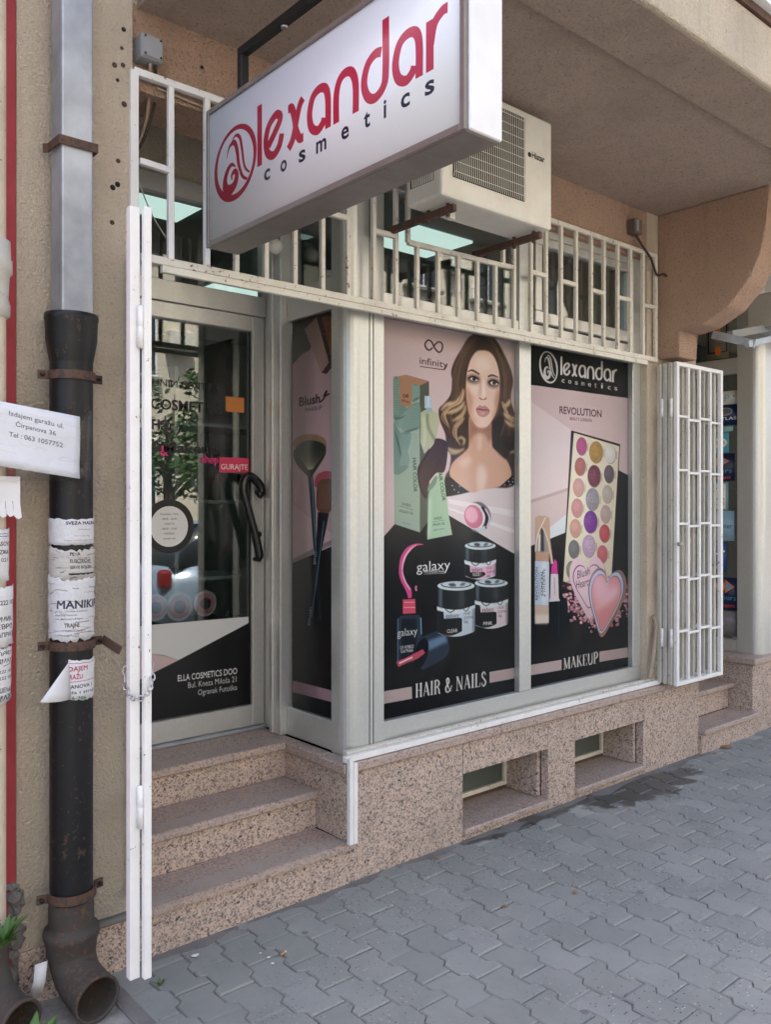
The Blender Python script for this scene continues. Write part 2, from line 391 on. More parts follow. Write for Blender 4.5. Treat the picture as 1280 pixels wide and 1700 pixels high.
    def text(s, txt, p0, p1, h, col, up=None, bold=0., alpha=1.):
        """p0, p1: ends of the baseline; h: cap height along up (default straight up in the picture)"""
        g = glyph(txt, bold); x0, x1 = g[:, [0, 2]].min(), g[:, [0, 2]].max()
        ux, uy = up or ((0, -h) if s.plane else (0, h))
        f = lambda x, y: s.m((p0[0] + (p1[0] - p0[0]) * (x - x0) / (x1 - x0) + ux * y / .73, p0[1] + (p1[1] - p0[1]) * (x - x0) / (x1 - x0) + uy * y / .73))
        s.blend(s.mask([(*f(a, b), *f(c, d)) for a, b, c, d in g]), col, alpha)
    def noise(s, amp, k=1):
        n = RNG.normal(0, amp, (s.H // k + 1, s.W // k + 1, 1)).astype(np.float32)
        s.im += np.repeat(np.repeat(n, k, 0), k, 1)[:s.H, :s.W]
    def material(s, name, rough=.4, spec=.3, bump=0., gain=1.):
        im = bpy.data.images.new(name, s.W, s.H); a = np.ones((s.H, s.W, 4), np.float32)
        a[..., :3] = np.clip(s.im * gain, 0, 1)[::-1]; im.pixels.foreach_set(a.ravel()); im.update(); im.pack()
        t = NT(name); uv = t.n('UVMap').outputs[0]; tx = t.n('TexImage', {'Vector': uv}); tx.image = im; tx.extension = 'EXTEND'
        return t.bsdf(tx.outputs[0], rough, 0, spec, t.bump(t.noise(22, 4, .6), bump, .01) if bump else None)
_G = {}
def glyph(txt, bold):
    if (txt, bold) not in _G:
        cu = bpy.data.curves.new('t', 'FONT'); cu.body = txt; cu.size = 1.; cu.offset = bold; cu.resolution_u = 3
        ob = bpy.data.objects.new('t', cu); COL.objects.link(ob)
        me = bpy.data.meshes.new_from_object(ob.evaluated_get(bpy.context.evaluated_depsgraph_get()))
        bpy.data.objects.remove(ob); bpy.data.curves.remove(cu)
        cnt = {}
        for p in me.polygons:
            for e in p.edge_keys: cnt[e] = cnt.get(e, 0) + 1
        V = [v.co for v in me.vertices]
        _G[(txt, bold)] = np.array([(V[a].x, V[a].y, V[b].x, V[b].y) for (a, b), c in cnt.items() if c == 1])
        bpy.data.meshes.remove(me)
    return _G[(txt, bold)]
def sheet(name, grid, mat, parent=None, thick=0.0):
    """grid: rows (bottom to top) of 3-D points, with UVs; a thin solid sheet"""
    R, C = len(grid), len(grid[0]); vs = [p for row in grid for p in row]
    fs = [(r * C + c, r * C + c + 1, (r + 1) * C + c + 1, (r + 1) * C + c) for r in range(R - 1) for c in range(C - 1)]
    me = bpy.data.meshes.new(name); me.from_pydata([tuple(v) for v in vs], [], fs)
    uv = me.uv_layers.new(name='UVMap')
    for p in me.polygons:
        for li in p.loop_indices:
            vi = me.loops[li].vertex_index; uv.data[li].uv = ((vi % C) / (C - 1), (vi // C) / (R - 1))
        p.use_smooth = True
    o = link(name, me, mat, parent)
    if thick:
        md = o.modifiers.new('thickness', 'SOLIDIFY'); md.thickness = thick; md.offset = 1
    return o
def flat(name, plane, val, a0, a1, z0, z1, mat, parent=None, thick=.0015):
    P = (lambda a, z: (val, a, z)) if plane == 'X' else (lambda a, z: (a, val, z))
    return sheet(name, [[P(a0, z0), P(a1, z0)], [P(a0, z1), P(a1, z1)]], mat, parent, thick)
def PY(u, v, Y=0.): return plane_pt(u, v, 'Y', Y)
def PX(u, v, X): return plane_pt(u, v, 'X', X)
# ------------------------------------------------------------------ ground: pavement of wavy pavers, kerb, road
pav = thing('pavement', None, None, (0, 0, 0), kind='structure')
box('sand_bed', -4.0, 12.0, -3.6, .12, -.08, -.0085, 'sand', pav)
PW, PL = .1365, .191
def wave(y):
    t = (y / PL) % 1.0
    pts = [(0, -.013), (.20, -.013), (.29, .013), (.70, .013), (.79, -.013), (1, -.013)]
    return np.interp(t, [p[0] for p in pts], [p[1] for p in pts])
def paver_outline(shift, g):
    ys = sorted({round(q * PL, 5) for q in (.20, .29, .70, .79)} | {round((q - 1) * PL, 5) for q in (.20, .29, .70, .79)} | {round((q + 1) * PL, 5) for q in (.20, .29)})
    y0, y1 = shift + g + .0022, shift + PL - g - .0022
    yy = [y0] + [y for y in ys if y0 + .004 < y < y1 - .004] + [y1]
    return [(wave(y) + g, y) for y in yy], [(PW + wave(y) - g, y) for y in yy]
def paver_mesh(shift):
    bm = bmesh.new(); rings = []
    for g, z in ((.0022, -.045), (.0022, -.005), (.0062, 0.)):
        L, R = paver_outline(shift, g); o = L + R[::-1]
        rings.append([bm.verts.new((x - PW / 2, y - shift - PL / 2, z)) for x, y in o])
    n = len(rings[0])
    for a, b in zip(rings, rings[1:]):
        for k in range(n): bm.faces.new((a[k], a[(k + 1) % n], b[(k + 1) % n], b[k]))
    bm.faces.new(rings[2]); bmesh.ops.recalc_face_normals(bm, faces=bm.faces)
    me = bpy.data.meshes.new('paver'); bm.to_mesh(me); bm.free(); me.materials.append(M['paver']); return me
pm = [paver_mesh(0.), paver_mesh(PL / 2)]
def seen(x, y):
    dx, dy = x - CAM.x, y - CAM.y; s, c = math.sin(YAW), math.cos(YAW); zc = dx * s + dy * c
    if zc < .3: return None
    u = CXP + F_PX * (dx * c - dy * s) / zc; v = HOR + F_PX * 1.6 / zc
    return zc if -40 < u < 1320 and v < 1760 else None
cells = []
for i in range(-12, 88):
    for j in range(-19, 2):
        x = i * PW + .003 + PW / 2; sh = (i % 2) * PL / 2; y = -.085 + j * PL - sh
        if y > -.088: y = -.088 if False else y
        if x < -1.06 and y > -.62: continue
        if y > .08: continue
        cells.append((seen(x, y) or 1e3 + random.random(), x, y, i % 2))
cells.sort(); rest = bmesh.new(); tmp = [None, None]
for k, (d, x, y, q) in enumerate(cells):
    dz, rx, ry = random.gauss(0, .0016), random.gauss(0, .009), random.gauss(0, .009)
    if k < 300 and d < 1e3:
        o = link('paver', pm[q], None, pav); o.location = (x, y, dz); o.rotation_euler = (rx, ry, 0)
    else:
        n0 = len(rest.verts); rest.from_mesh(pm[q]); rest.verts.ensure_lookup_table()
        for v in rest.verts[n0:]: v.co += Vector((x, y, dz))
tag(bm_obj('far_pavers', rest, 'paver', pav), kind='stuff')
# mortared strip where the stones meet the plinth, and the muddy corner under the drain pipes
def strip(name, pts, z, d, mat, parent=None):
    return prism(name, [(x, y, z) for x, y in pts], (0, 0, -d), mat, parent)
jag = [(-.97 + k * .13, -.02 - random.random() ** 2 * .075) for k in range(31)]
strip('mortar_strip', [(-.97, .05), *jag, (2.93, .05)], .0012, .05, 'concrete', pav)
tag(box('drain_ground', -3.0, -1.06, -.62, .05, -.12, -.03, 'dirt'), kind='structure')
edge = bmesh.new()
add_box(edge, -1.10, -1.045, -.66, -.10, -.1, .004, .008)
o = bm_obj('drain_edging', edge, 'concrete'); tag(o, 'narrow broken concrete strip edging the muddy drain corner', 'edging')
for x, y, r in ((-1.27, -.40, .06), (-1.17, -.30, .04), (-1.40, -.50, .05)):
    bm = bmesh.new(); bmesh.ops.create_icosphere(bm, subdivisions=2, radius=r)
    for v in bm.verts: v.co = Vector((v.co.x * (1 + random.gauss(0, .1)) + x, v.co.y + y, v.co.z * .45 * (1 + random.gauss(0, .1)) - .03))
    tag(bm_obj('rubble_stone', bm, 'concrete'), {.06: 'largest grey rubble lump lying in front of the rusty drain elbow', .04: 'small grey rubble lump beside the rusty drain elbow', .05: 'grey rubble lump lying below the cream pipe elbow'}[r], 'stone', 'rubble under the drain pipes')
tag(box('kerb', -4, 12, -3.75, -3.6, -.12, .0, 'concrete', bev=.01), kind='structure')
tag(box('road', -30, 40, -10.5, -3.75, -.3, -.12, 'asphalt'), kind='structure')
tag(box('far_pavement', -30, 40, -14.0, -10.5, -.3, .0, 'concrete'), kind='structure')
tag(box('ground', -60, 80, -60, 60, -.6, -.31, 'dirt'), kind='structure')

# ------------------------------------------------------------------ the shop's building
B = thing('shop_building', 'roughcast street house with pink granite plinth, balcony and curved corbel above the shop', 'building', (0.7, .5, 0))
box('pilaster', -1.348, -.962, 0, 1.2, .165, 8.6, 'tan', B)
box('lintel_beam', -.962, 2.4, .03, .26, 3.06, 3.36, 'salmon', B)
box('upper_wall', -.962, 9.0, .031, 8.0, 3.36, 8.6, 'tan', B)
box('recess_wall', -.962, .02, .74, .9, 3.07, 3.6, 'tan', B)
box('reveal', -.962, -.93, .26, .735, .5, 3.36, 'tan', B)
box('pier', 2.285, 2.85, .02, 1.0, .515, 3.36, 'tan', B)
box('back_wall', -1.348, 9.0, 7.7, 8.0, 0, 3.36, 'dark', B)
box('side_wall', 8.7, 9.0, 1.5, 7.7, 0, 3.36, 'dark', B)
bal = box('balcony', -.93, 8.0, -.905, .03, 3.345, 3.6, 'soffit', B)
bar_ = bmesh.new(); add_box(bar_, -.93, 8.0, -1.19, -.9051, 3.325, 3.575, .012, 2)
e = bm_obj('balcony_edge', bar_, 'tan', B)
box('edge_soffit', -.925, 7.99, -1.165, -.91, 3.3225, 3.3249, 'soffit', e)
box('gutter_flashing', -.95, 8.0, -1.235, -1.15, 3.61, 3.635, 'white', e)
box('rusty_drip', -.94, 8.0, -1.20, -1.10, 3.576, 3.609, 'rust', e)
# corbel: side outline measured on its plane
cv = [(-.66, 3.324), (-.645, 3.14), (-.613, 2.99), (-.538, 2.84), (-.42, 2.72), (-.27, 2.645), (-.15, 2.628), (-.118, 2.632), (-.118, 2.475), (.019, 2.475), (.019, 3.344), (-.66, 3.344)]
prism('corbel', [(2.401, y, z) for y, z in cv], (.215, 0, 0), 'salmon', B, .006)
# granite plinth: single slabs round the two basement openings
def slab(x0, x1, z0, z1, y0=0., y1=.05, mat='granite', parent=B, name='granite_slab', bev=.0025): return box(name, x0 + .0012, x1 - .0012, y0, y1, z0 + .001, z1 - .001, mat, parent, bev)
OP = ((.688, 1.325), (1.557, 2.215))
slab(0.0, .688, -.06, .468); slab(.688, 1.325, .315, .468); slab(1.325, 1.557, -.06, .468); slab(1.557, 2.215, .315, .468); slab(2.215, 2.85, -.06, .468)
for x0, x1 in OP:
    slab(x0, x1, -.06, .028, .002, .05); slab(x1 - .03, x1, .058, .315, .0505, .30, name='jamb_slab'); slab(x0, x0 + .03, .058, .315, .0505, .30, name='jamb_slab')
    slab(x0 + .03, x1 - .03, .30, .33, .051, .30, name='head_slab')
for a, b in ((-.05, .93), (.93, 1.95), (1.95, 2.87)): slab(a, b, .468, .512, -.028, .16, 'granite_top', name='sill_slab', bev=.006)
slab(-1.347, -.945, -.12, .168, -.012, .04)                       # foot of the pilaster
box('mortar_ledge', -1.12, -.94, -.03, .03, .168, .19, 'concrete', B, .008)
# basement windows
for k, (x0, x1) in enumerate(OP):
    t = thing('basement_window', ('basement window nearer the entrance steps, dusty pane deep in the granite', 'basement window farther from the entrance steps, above the wet paving')[k], 'window', (x0, .25, .06), 'basement windows in the plinth')
    box('sill', x0 - .002, x1 + .012, -.018, .30, .028, .057, 'granite_top', t, .005)
    a, b = x0 + .031, x1 - .031
    box('frame', a, b, .262, .29, .058, .075, 'rust', t); box('frame', a, b, .258, .288, .0755, .098, 'cream_white', t)
    box('frame', a, b, .258, .288, .28, .299, 'cream_white', t); box('frame', b - .022, b, .258, .288, .0985, .2795, 'cream_white', t); box('frame', a, a + .022, .258, .288, .0985, .2795, 'cream_white', t)
    box('pane', a + .0225, b - .0225, .272, .276, .0985, .2795, 'glass_dim', t)
    box('shaft', a, b, .33, .35, .0, .33, 'dark', t)

# ------------------------------------------------------------------ entrance stairs
ST = thing('entrance_stairs', 'three pink granite steps rising to the glazed shop door', 'stairs', (-.47, .2, 0))
lv = ((-.03, .183, -.005), (.178, .350, .20), (.415, .512, .44))    # nosing y, tread top z, riser y
for k, (yn, zt, yr) in enumerate(lv):
    zb = -.06 if k == 0 else lv[k - 1][1]
    box('riser', -.958, -.0265 if k else -.0002, yr, yr + .03, zb + .0004, zt - .0334, 'granite', ST, .002)
    back = (lv[k + 1][2] + .012) if k < 2 else .76
    if k == 0:   # a corner of the lowest tread is broken off
        prism('tread', [(-.962, yn + .05, zt), (-.925, yn + .035, zt), (-.90, yn, zt), (-.0012, yn, zt), (-.0012, -.0012, zt), (-.028, -.0012, zt), (-.028, back, zt), (-.962, back, zt)], (0, 0, -.033), 'granite_top', ST, .004)
    else: box('tread', -.962, -.0265, yn, back, zt - .033, zt, 'granite_top', ST, .005)
box('side_slab', -.0262, -.0015, -.0004, .70, .184, .4675, 'granite', ST, .002)
box('side_cap', -.042, .028, .1615, .74, .4685, .5115, 'granite_top', ST, .005)
for yn, zt in ((-.03, .183), (.178, .35), (.415, .512)): box('worn_band', -.955, -.04, yn + .012, yn + .10, zt + .0003, zt + .0014, 'worn', ST)

# ------------------------------------------------------------------ shop interior, dim behind the panes
RM = thing('shop_interior', 'dim shop room seen through the door and upper panes', 'room', (.7, 2.4, .5), kind='structure')
box('floor', -.93, 2.28, .78, 4.4, .44, .512, 'room_floor', RM); box('ceiling', -.93, 2.28, .30, 4.4, 3.36, 3.359, 'room', RM)
box('ceiling_board', -.93, 2.28, .95, 4.4, 3.15, 3.2, 'room', RM); box('ceiling_board', .11, 2.28, .30, .949, 3.15, 3.2, 'room', RM)
box('wall', -.96, -.93, .91, 4.4, .512, 3.36, 'room', RM); box('wall', 2.25, 2.28, 1.0, 4.4, .512, 3.36, 'room', RM); box('wall', -.96, 2.28, 4.4, 4.45, .44, 3.36, 'room', RM)
for k, (x, y) in enumerate(((-.30, 1.25), (1.0, 2.65), (1.2, .85))):
    tag(box('ceiling_light', x - .24, x + .24, y - .2, y + .2, 3.135, 3.149, 'led'), ('lit square ceiling panel just inside the door', 'lit square ceiling panel deep in the shop', 'lit square ceiling panel behind the pane under the air conditioner')[k], 'ceiling light', 'ceiling panels in the shop')
SH = thing('display_shelf', 'dark display shelf with small bottles standing behind the door glass', 'shelf', (-.25, 1.3, .512))
for z in (.52, .86, 1.2, 1.6, 2.0): box('shelf_board', -.20, .5, 1.15, 1.5, z, z + .02, 'room', SH)
for x in (-.22, .5): box('shelf_side', x, x + .02, 1.15, 1.5, .512, 2.3, 'room', SH)
for k in range(9):
    x = -.14 + k * .07; z = (.88, 1.62)[k % 2]
    lathe('bottle', [(0, z), (.024, z), (.024, z + .09), (.01, z + .11), (.01, z + .14), (0, z + .14)], x, 1.24, ('room', 'boxgrey', 'dark')[k % 3], SH, 10)
for k, (x, z, r) in enumerate(((-.35, 1.115, .068), (-.215, 1.12, .062), (-.47, 1.12, .062))):
    t = thing('round_tin', ('round pink and white tin leaning behind the door, the middle one', 'round pink and white tin leaning behind the door, nearest the handle', 'round pink and white tin leaning behind the door, nearest the folded gate')[k], 'tin', (x, .86, z - r), 'tins behind the door glass')
    n = 26
    for nm, rr, yy, mt in (('rim', r, .845, 'boxgrey'), ('lid', r * .82, .843, 'tin_pink'), ('label', r * .45, .841, 'ink')):
        prism(nm, [(x + rr * math.cos(2 * PI * q / n), yy, z + rr * math.sin(2 * PI * q / n)) for q in range(n)], (0, .012, 0), mt, t)
box('tin_stand', -.62, -.1,   .83, 1.0, .512, 1.045, 'dark', SH)

# ------------------------------------------------------------------ glazed front with corner column
FR = thing('shop_glazing', 'champagne aluminium shop front with rounded corner column and upper panes', 'shop front', (1.1, .1, .512))
col = [(.03, .165)] + [(.03 + .07 - .07 * math.cos(a), .05 + .07 - .07 * math.sin(a)) for a in np.linspace(0, PI / 2, 8)] + [(.235, .05), (.235, .165)]
prism('corner_column', [(x, y, .513) for x, y in col], (0, 0, 2.83), 'alu_grey', FR)
for x in (.150, .172): box('column_groove', x, x + .004, .0488, .052, .53, 3.3, 'gasket', FR)
box('bottom_rail', .2355, 2.285, .065, .13, .5135, .625, 'alu_grey', FR, .003)
box('mullion', 1.169, 1.261, .06, .135, .6255, 3.1, 'alu_grey', FR, .003); box('mullion', 2.20, 2.285, .06, .135, .6255, 3.1, 'alu_grey', FR, .003)
for a, b in ((.2355, 1.1685), (1.2615, 2.1995)):
    box('transom_rail', a, b, .065, .13, 2.44, 2.545, 'alu', FR, .003); box('top_rail', a, b, .065, .13, 3.02, 3.10, 'alu', FR, .003)
    box('backing', a, b, .105, .11, .626, 2.44, 'gasket', FR)
box('upper_pane', .2355, 1.1685, .095, .10, 2.5455, 3.0195, 'glass', FR)
a, b = 1.285, 2.175
for n_, q in (('sash', (a, b, 2.552, 2.615)), ('sash', (a, b, 2.965, 3.01)), ('sash', (a, a + .05, 2.6155, 2.9645)), ('sash', (b - .05, b, 2.6155, 2.9645))): box(n_, q[0], q[1], .045, .095, q[2], q[3], 'alu', FR, .004)
box('upper_pane', a + .0505, b - .0505, .07, .075, 2.6155, 2.9645, 'glass', FR)
box('sash_gap', 1.2625, a - .001, .10, .104, 2.55, 3.015, 'gasket', FR)
# side light between door and column
box('side_rail', .035, .085, .166, .52, .5135, .645, 'alu_grey', FR, .003); box('side_rail', .035, .085, .166, .52, 2.455, 2.60, 'alu', FR, .003); box('side_rail', .035, .085, .166, .52, 3.0, 3.07, 'alu', FR, .003)
box('side_backing', .06, .065, .1665, .4995, .6455, 2.4545, 'gasket', FR); box('side_pane', .058, .062, .166, .52, 2.6005, 2.9995, 'glass', FR)
box('side_stile', .0, .09, .5205, .60, .5135, 3.3, 'alu', FR, .003); box('side_stile', -.012, .0, .575, .60, .5135, 3.3, 'alu', FR, .002)
box('door_post', .036, .10, .601, .78, .5135, 3.3, 'alu', FR, .003)
box('door_transom', -.958, .0355, .70, .775, 2.505, 2.60, 'alu', FR, .003); box('door_head', -.958, .0355, .70, .775, 2.985, 3.069, 'alu', FR, .003)
box('door_jamb', -.958, -.93, .70, .775, .5135, 2.984, 'alu', FR, .002)
box('upper_pane', -.9295, .0355, .735, .74, 2.6005, 2.9845, 'glass', FR)
box('threshold', -.955, .035, .69, .78, .5125, .528, 'zinc', FR, .003)

# ------------------------------------------------------------------ the door
D = thing('entrance_door', 'glazed aluminium shop door with printed lower film and curved black pull handle', 'door', (-.45, .735, .53))
box('door_stile', -.034, .034, .71, .765, .5295, 2.5035, 'alu', D, .004); box('door_stile', -.925, -.86, .71, .765, .5295, 2.5035, 'alu', D, .004)
box('door_rail', -.8595, -.0345, .71, .765, .5295, .63, 'alu_grey', D, .004); box('door_rail', -.8595, -.0345, .71, .765, 2.43, 2.5035, 'alu', D, .004)
box('pane', -.8595, -.0345, .735, .741, .6305, 2.4295, 'glass', D)
for a in (-.0405, -.8595): box('gasket', a, a + .006, .727, .7345, .6305, 2.4295, 'gasket', D)
c = Canvas(-.8595, -.041, .6305, 1.16, 420, (22, 24, 27), 'Y', .733).at(230, 860, .2656)
c.poly([(-600, 720), (75, 665), (688, 615), (690, 655), (250, 888), (75, 845), (-600, 700)], (196, 199, 200)); c.poly([(-500, 700), (75, 845), (250, 888), (-500, 1265)], (190, 168, 168))
c.poly([(-700, 1280), (85, 985), (690, 655), (720, 1200), (700, 1300)], (20, 22, 25)); c.poly([(75, 845), (160, 855), (250, 886), (160, 862)], (150, 130, 128))
c.text('ELLA COSMETICS DOO', (245, 1020), (617, 972), 40, (225, 226, 226), bold=.018); c.text('Bul. Kneza Miloša 21', (310, 1062), (612, 1022), 38, (215, 216, 216), bold=.004); c.text('Ogranak Futoška', (372, 1106), (616, 1072), 36, (215, 216, 216), bold=.004)
top = [(-.8595, 1.125), (-.041, 1.06)]
film = prism('printed_film', [(-.8595, .7335, .631), (-.0415, .7335, .631), (-.0415, .7335, plane_pt(415, 1023, 'Y', .7335)[2]), (-.8595, .7335, plane_pt(150, 1046, 'Y', .7335)[2])], (0, .001, 0), c.material('door_film_print', .3), D)
def planar_uv(o, ax, a0, a1, z0, z1):
    me = o.data; uv = me.uv_layers.new(name='UVMap')
    for l in me.loops:
        p = me.vertices[l.vertex_index].co; uv.data[l.index].uv = ((p[ax] - a0) / (a1 - a0), (p.z - z0) / (z1 - z0))
planar_uv(film, 0, -.8595, -.041, .6305, 1.16)
hp = [PY(230 + x * .2656, 480 + y * .2656, .665) for x, y in ((745, 1290), (768, 1268), (758, 1225), (722, 1185), (690, 1168), (664, 1190), (655, 1250), (672, 1330), (700, 1430), (730, 1540), (752, 1640), (757, 1690))]
tube('pull_handle', spline(hp, 5), [.012] + [.0205] * 53 + [.016, .013], 'black', D, 10)
for p in (hp[1], hp[-1]): tube('handle_foot', [(p[0], .665, p[2]), (p[0], .712, p[2])], .011, 'black', D, 8)
lk = PY(430, 887, .70); tube('lock', [(lk[0], .7095, lk[2]), (lk[0], .698, lk[2])], .015, 'black_steel', D, 14)
def door_text(s, u0, v0, u1, h, mat, bold=0., slant=0.):
    a, b = PY(u0, v0, .7335), PY(u1, v0 + slant, .7335); zc = (Vector(a) - CAM).dot(Vector((math.sin(YAW), math.cos(YAW), 0)))
    text_mesh('lettering', s, mat, D, (a[0], .7338, a[2]), (1, 0, 0), (0, 0, 1), b[0] - a[0], h * zc / F_PX, bold)
door_text('UNIM CENTAR', 254, 640, 362, 13, 'ink'); door_text('COSMETICS', 250, 678, 368, 18, 'ink', .02); door_text('Hair', 252, 712, 290, 17, 'ink', .03)
door_text('Nails', 238, 748, 268, 17, 'ink', .03); door_text('Makeup', 272, 750, 362, 17, 'ink', .03); door_text('&', 266, 756, 280, 18, 'pink_ink', .03); door_text('shop', 334, 768, 363, 13, 'pink_ink', .03)
def door_plate(nm, u0, u1, v0, v1, mat):
    a, b = PY(u0, v1, .732), PY(u1, v0, .732); return box(nm, a[0], b[0], .7315, .7335, a[2], b[2], mat, D)
door_plate('push_sticker', 364, 413, 761, 784, 'pinkred'); a = PY(367, 779, .7313)
text_mesh('push_lettering', 'GURAJTE', 'white_ink', D, (a[0], .7311, a[2]), (1, 0, 0), (0, 0, 1), PY(411, 779, .7313)[0] - a[0], .027)
door_plate('orange_sticker', 375, 405, 661, 683, 'orange')
cc = PY(281, 874, .733)
for nm, r, y, mt in (('hours_sticker_ring', .122, .7322, 'ink'), ('hours_sticker', .092, .7312, 'paper')):
    prism(nm, [(cc[0] + r * math.cos(2 * PI * q / 36), y, cc[2] + r * math.sin(2 * PI * q / 36)) for q in range(36)], (0, .0008, 0), mt, D)
for k, (s, wd) in enumerate((('Ponedeljak - Petak', .09), ('08:00 - 20:00', .07), ('SUBOTA', .05), ('08:00 - 15:00', .07), ('NEDELJA', .05), ('neradni dan', .06))):
    text_mesh('hours_lettering', s, 'ink', D, (cc[0] - wd / 2, .7309, cc[2] + .052 - k * .022), (1, 0, 0), (0, 0, 1), wd, .009)
# ------------------------------------------------------------------ posters behind / on the panes (flat prints)
PINK, PALE, BLK = (206, 186, 187), (214, 203, 206), (24, 26, 28)
def logo(c, P, col, col2=None, wd=1.):
    """the ringed swirl: P maps unit coords (x right, y up, ring of radius 1) to print coords"""
    ring = [(math.cos(t), math.sin(t)) for t in np.linspace(.5, .5 + 2 * PI, 40)]
    c.stroke([P(*q) for q in ring], wd * .13, col, 0, taper=[1.3, .9, .8, 1.2, 1.5, 1.2, .9, 1.3])
    c.stroke([P(*q) for q in ((-.42, .25), (-.28, .55), (-.02, .6), (.12, .3), (.2, -.1), (.38, -.5), (.62, -.66))], wd * .12, col, 6, taper=[.1, .7, 1.2, 1.2, 1, .8, .5])
    c.stroke([P(*q) for q in ((-.2, .62), (.02, .78), (.25, .66), (.36, .3), (.44, -.1), (.55, -.35), (.74, -.5))], wd * .09, col, 6, taper=[.1, .8, 1.2, 1.1, .9, .8, .5])
    c.stroke([P(*q) for q in ((.04, -.12), (-.16, .0), (-.36, -.1), (-.5, -.35), (-.46, -.62), (-.22, -.72), (.02, -.6), (.1, -.36), (-.02, -.24), (-.16, -.32), (-.14, -.45))], wd * .17, col, 6, taper=[.2, .6, .9, 1.2, 1.6, 1.7, 1.3, 1.0, .8, .5, .2])
LET = {  # round lower-case letters as strokes; x-height 1
 'l': (.16, [[(.08, 0), (.08, 1.42)]]),
 'e': (.88, [[(.2, .34), (.72, .78), (.6, .95), (.42, .92), (.2, .78), (.08, .5), (.16, .2), (.42, .07), (.68, .2), (.8, .45)]]),
 'x': (.74, [[(.06, .9), (.22, .88), (.34, .6), (.4, .34), (.54, .12), (.7, .1)], [(.68, .95), (.54, .82), (.4, .5), (.26, .18), (.08, .02)]]),
 'a': (.9, [[(.8, 0), (.8, .6), (.7, .86), (.45, .93), (.2, .82), (.08, .5), (.16, .2), (.4, .07), (.6, .16), (.66, .26)]]),
 'n': (.86, [[(.08, 0), (.08, .55), (.2, .84), (.43, .93), (.66, .84), (.78, .55), (.78, 0)]]),
 'd': (.9, [[(.8, 1.5), (.8, .5), (.72, .2), (.45, .07), (.2, .18), (.08, .48), (.2, .8), (.45, .93), (.66, .9)]]),
 'r': (.6, [[(.08, 0), (.08, .92)], [(.09, .45), (.2, .8), (.42, .95), (.58, .96)]]),
}
def logotype(c, P, col, wd=.17):
    """'lexandar' with positions along the baseline in x-heights; P maps (x, y) to print coords"""
    x = 0.
    for ch in 'lexandar':
        w_, st = LET[ch]
        for s_ in st: c.stroke([P(x + a, b) for a, b in s_], wd * P.k, col, 7)
        x += w_ + .13
    return x
class Map:
    def __init__(s, o, ex, ey): s.o, s.ex, s.ey = o, ex, ey; s.k = math.hypot(*ey)
    def __call__(s, x, y): return (s.o[0] + x * s.ex[0] + y * s.ey[0], s.o[1] + x * s.ex[1] + y * s.ey[1])

DIDO = {'H': (.95, [(.2, 0, .2, 1, 1), (.75, 0, .75, 1, 1), (.2, .5, .75, .5, 0)], (.2, .75)), 'A': (.95, [(.12, 0, .47, 1, 0), (.45, 1, .8, 0, 1), (.24, .34, .66, .34, 0)], ()), 'I': (.42, [(.2, 0, .2, 1, 1)], (.2,)),
 'N': (.98, [(.16, 0, .16, 1, 0), (.82, 0, .82, 1, 0), (.16, 1, .8, .02, 1)], (.16,)), 'L': (.78, [(.2, 0, .2, 1, 1), (.2, .02, .72, .02, 0), (.7, .02, .72, .28, 0)], (.2,)), 'M': (1.15, [(.14, 0, .14, 1, 0), (.14, 1, .54, .04, 1), (.54, .04, .92, 1, 0), (.96, 0, .96, 1, 1)], (.14, .96)),
 'K': (.95, [(.2, 0, .2, 1, 1), (.28, .42, .78, 1, 0), (.42, .58, .82, 0, 1)], (.2,)), 'E': (.8, [(.2, 0, .2, 1, 1), (.2, .98, .7, .98, 0), (.2, .5, .58, .5, 0), (.2, .02, .72, .02, 0), (.7, .98, .7, .76, 0), (.72, .02, .72, .26, 0)], ())}
DCUR = {'R': (.95, (.2,), [[(.2, .98), (.5, .98), (.72, .76), (.5, .52), (.2, .5)], [(.5, .5), (.68, .3), (.72, .06), (.86, .02)]], (.2,)), 'S': (.75, (), [[(.62, .76), (.5, .97), (.3, .97), (.16, .78), (.3, .58), (.5, .44), (.62, .24), (.45, .02), (.25, .03), (.12, .26)]], ()), 'P': (.82, (.2,), [[(.2, .98), (.52, .98), (.72, .74), (.52, .48), (.2, .48)]], (.2,)), 'U': (.95, (.2,), [[(.2, .3), (.3, .06), (.5, .01), (.7, .1), (.78, .34), (.78, 1)]], ()), '&': (1.0, (), [[(.95, .45), (.78, .2), (.5, .02), (.22, .06), (.14, .3), (.36, .54), (.56, .72), (.52, .94), (.36, .98), (.26, .8), (.4, .52), (.62, .22), (.92, .02)]], ())}
def serif(c, s_, p0, p1, h, col):
    """condensed high-contrast capitals along the baseline p0-p1"""
    adv = [(.4 if ch == ' ' else (DIDO.get(ch) or DCUR[ch])[0]) + .06 for ch in s_]; tot = sum(adv); ex = ((p1[0] - p0[0]) / tot, (p1[1] - p0[1]) / tot); x = 0.
    for ch, ad in zip(s_, adv):
        P = lambda a, b: (p0[0] + (x + a) * ex[0], p0[1] + (x + a) * ex[1] - b * h)
        TK, TN = abs(ex[0]) * .25, abs(ex[0]) * .10
        if ch in DIDO:
            for a, b, e_, f_, k in DIDO[ch][1]: c.stroke([P(a, b), P(e_, f_)], TK if k else TN, col, 0)
            sf = DIDO[ch][2]
        elif ch in DCUR:
            for a in DCUR[ch][1]: c.stroke([P(a, .3 if ch == 'U' else 0), P(a, 1)], TK, col, 0)
            for q in DCUR[ch][2]: c.stroke([P(*w_) for w_ in q], TK * .85, col, 6, taper=[.5, 1, 1.1, 1, .5])
            sf = DCUR[ch][3]
        else: sf = ()
        for a in sf:
            for b in (.02, .98): c.stroke([P(a - .17, b), P(a + .17, b)], TN, col, 0)
        x += ad
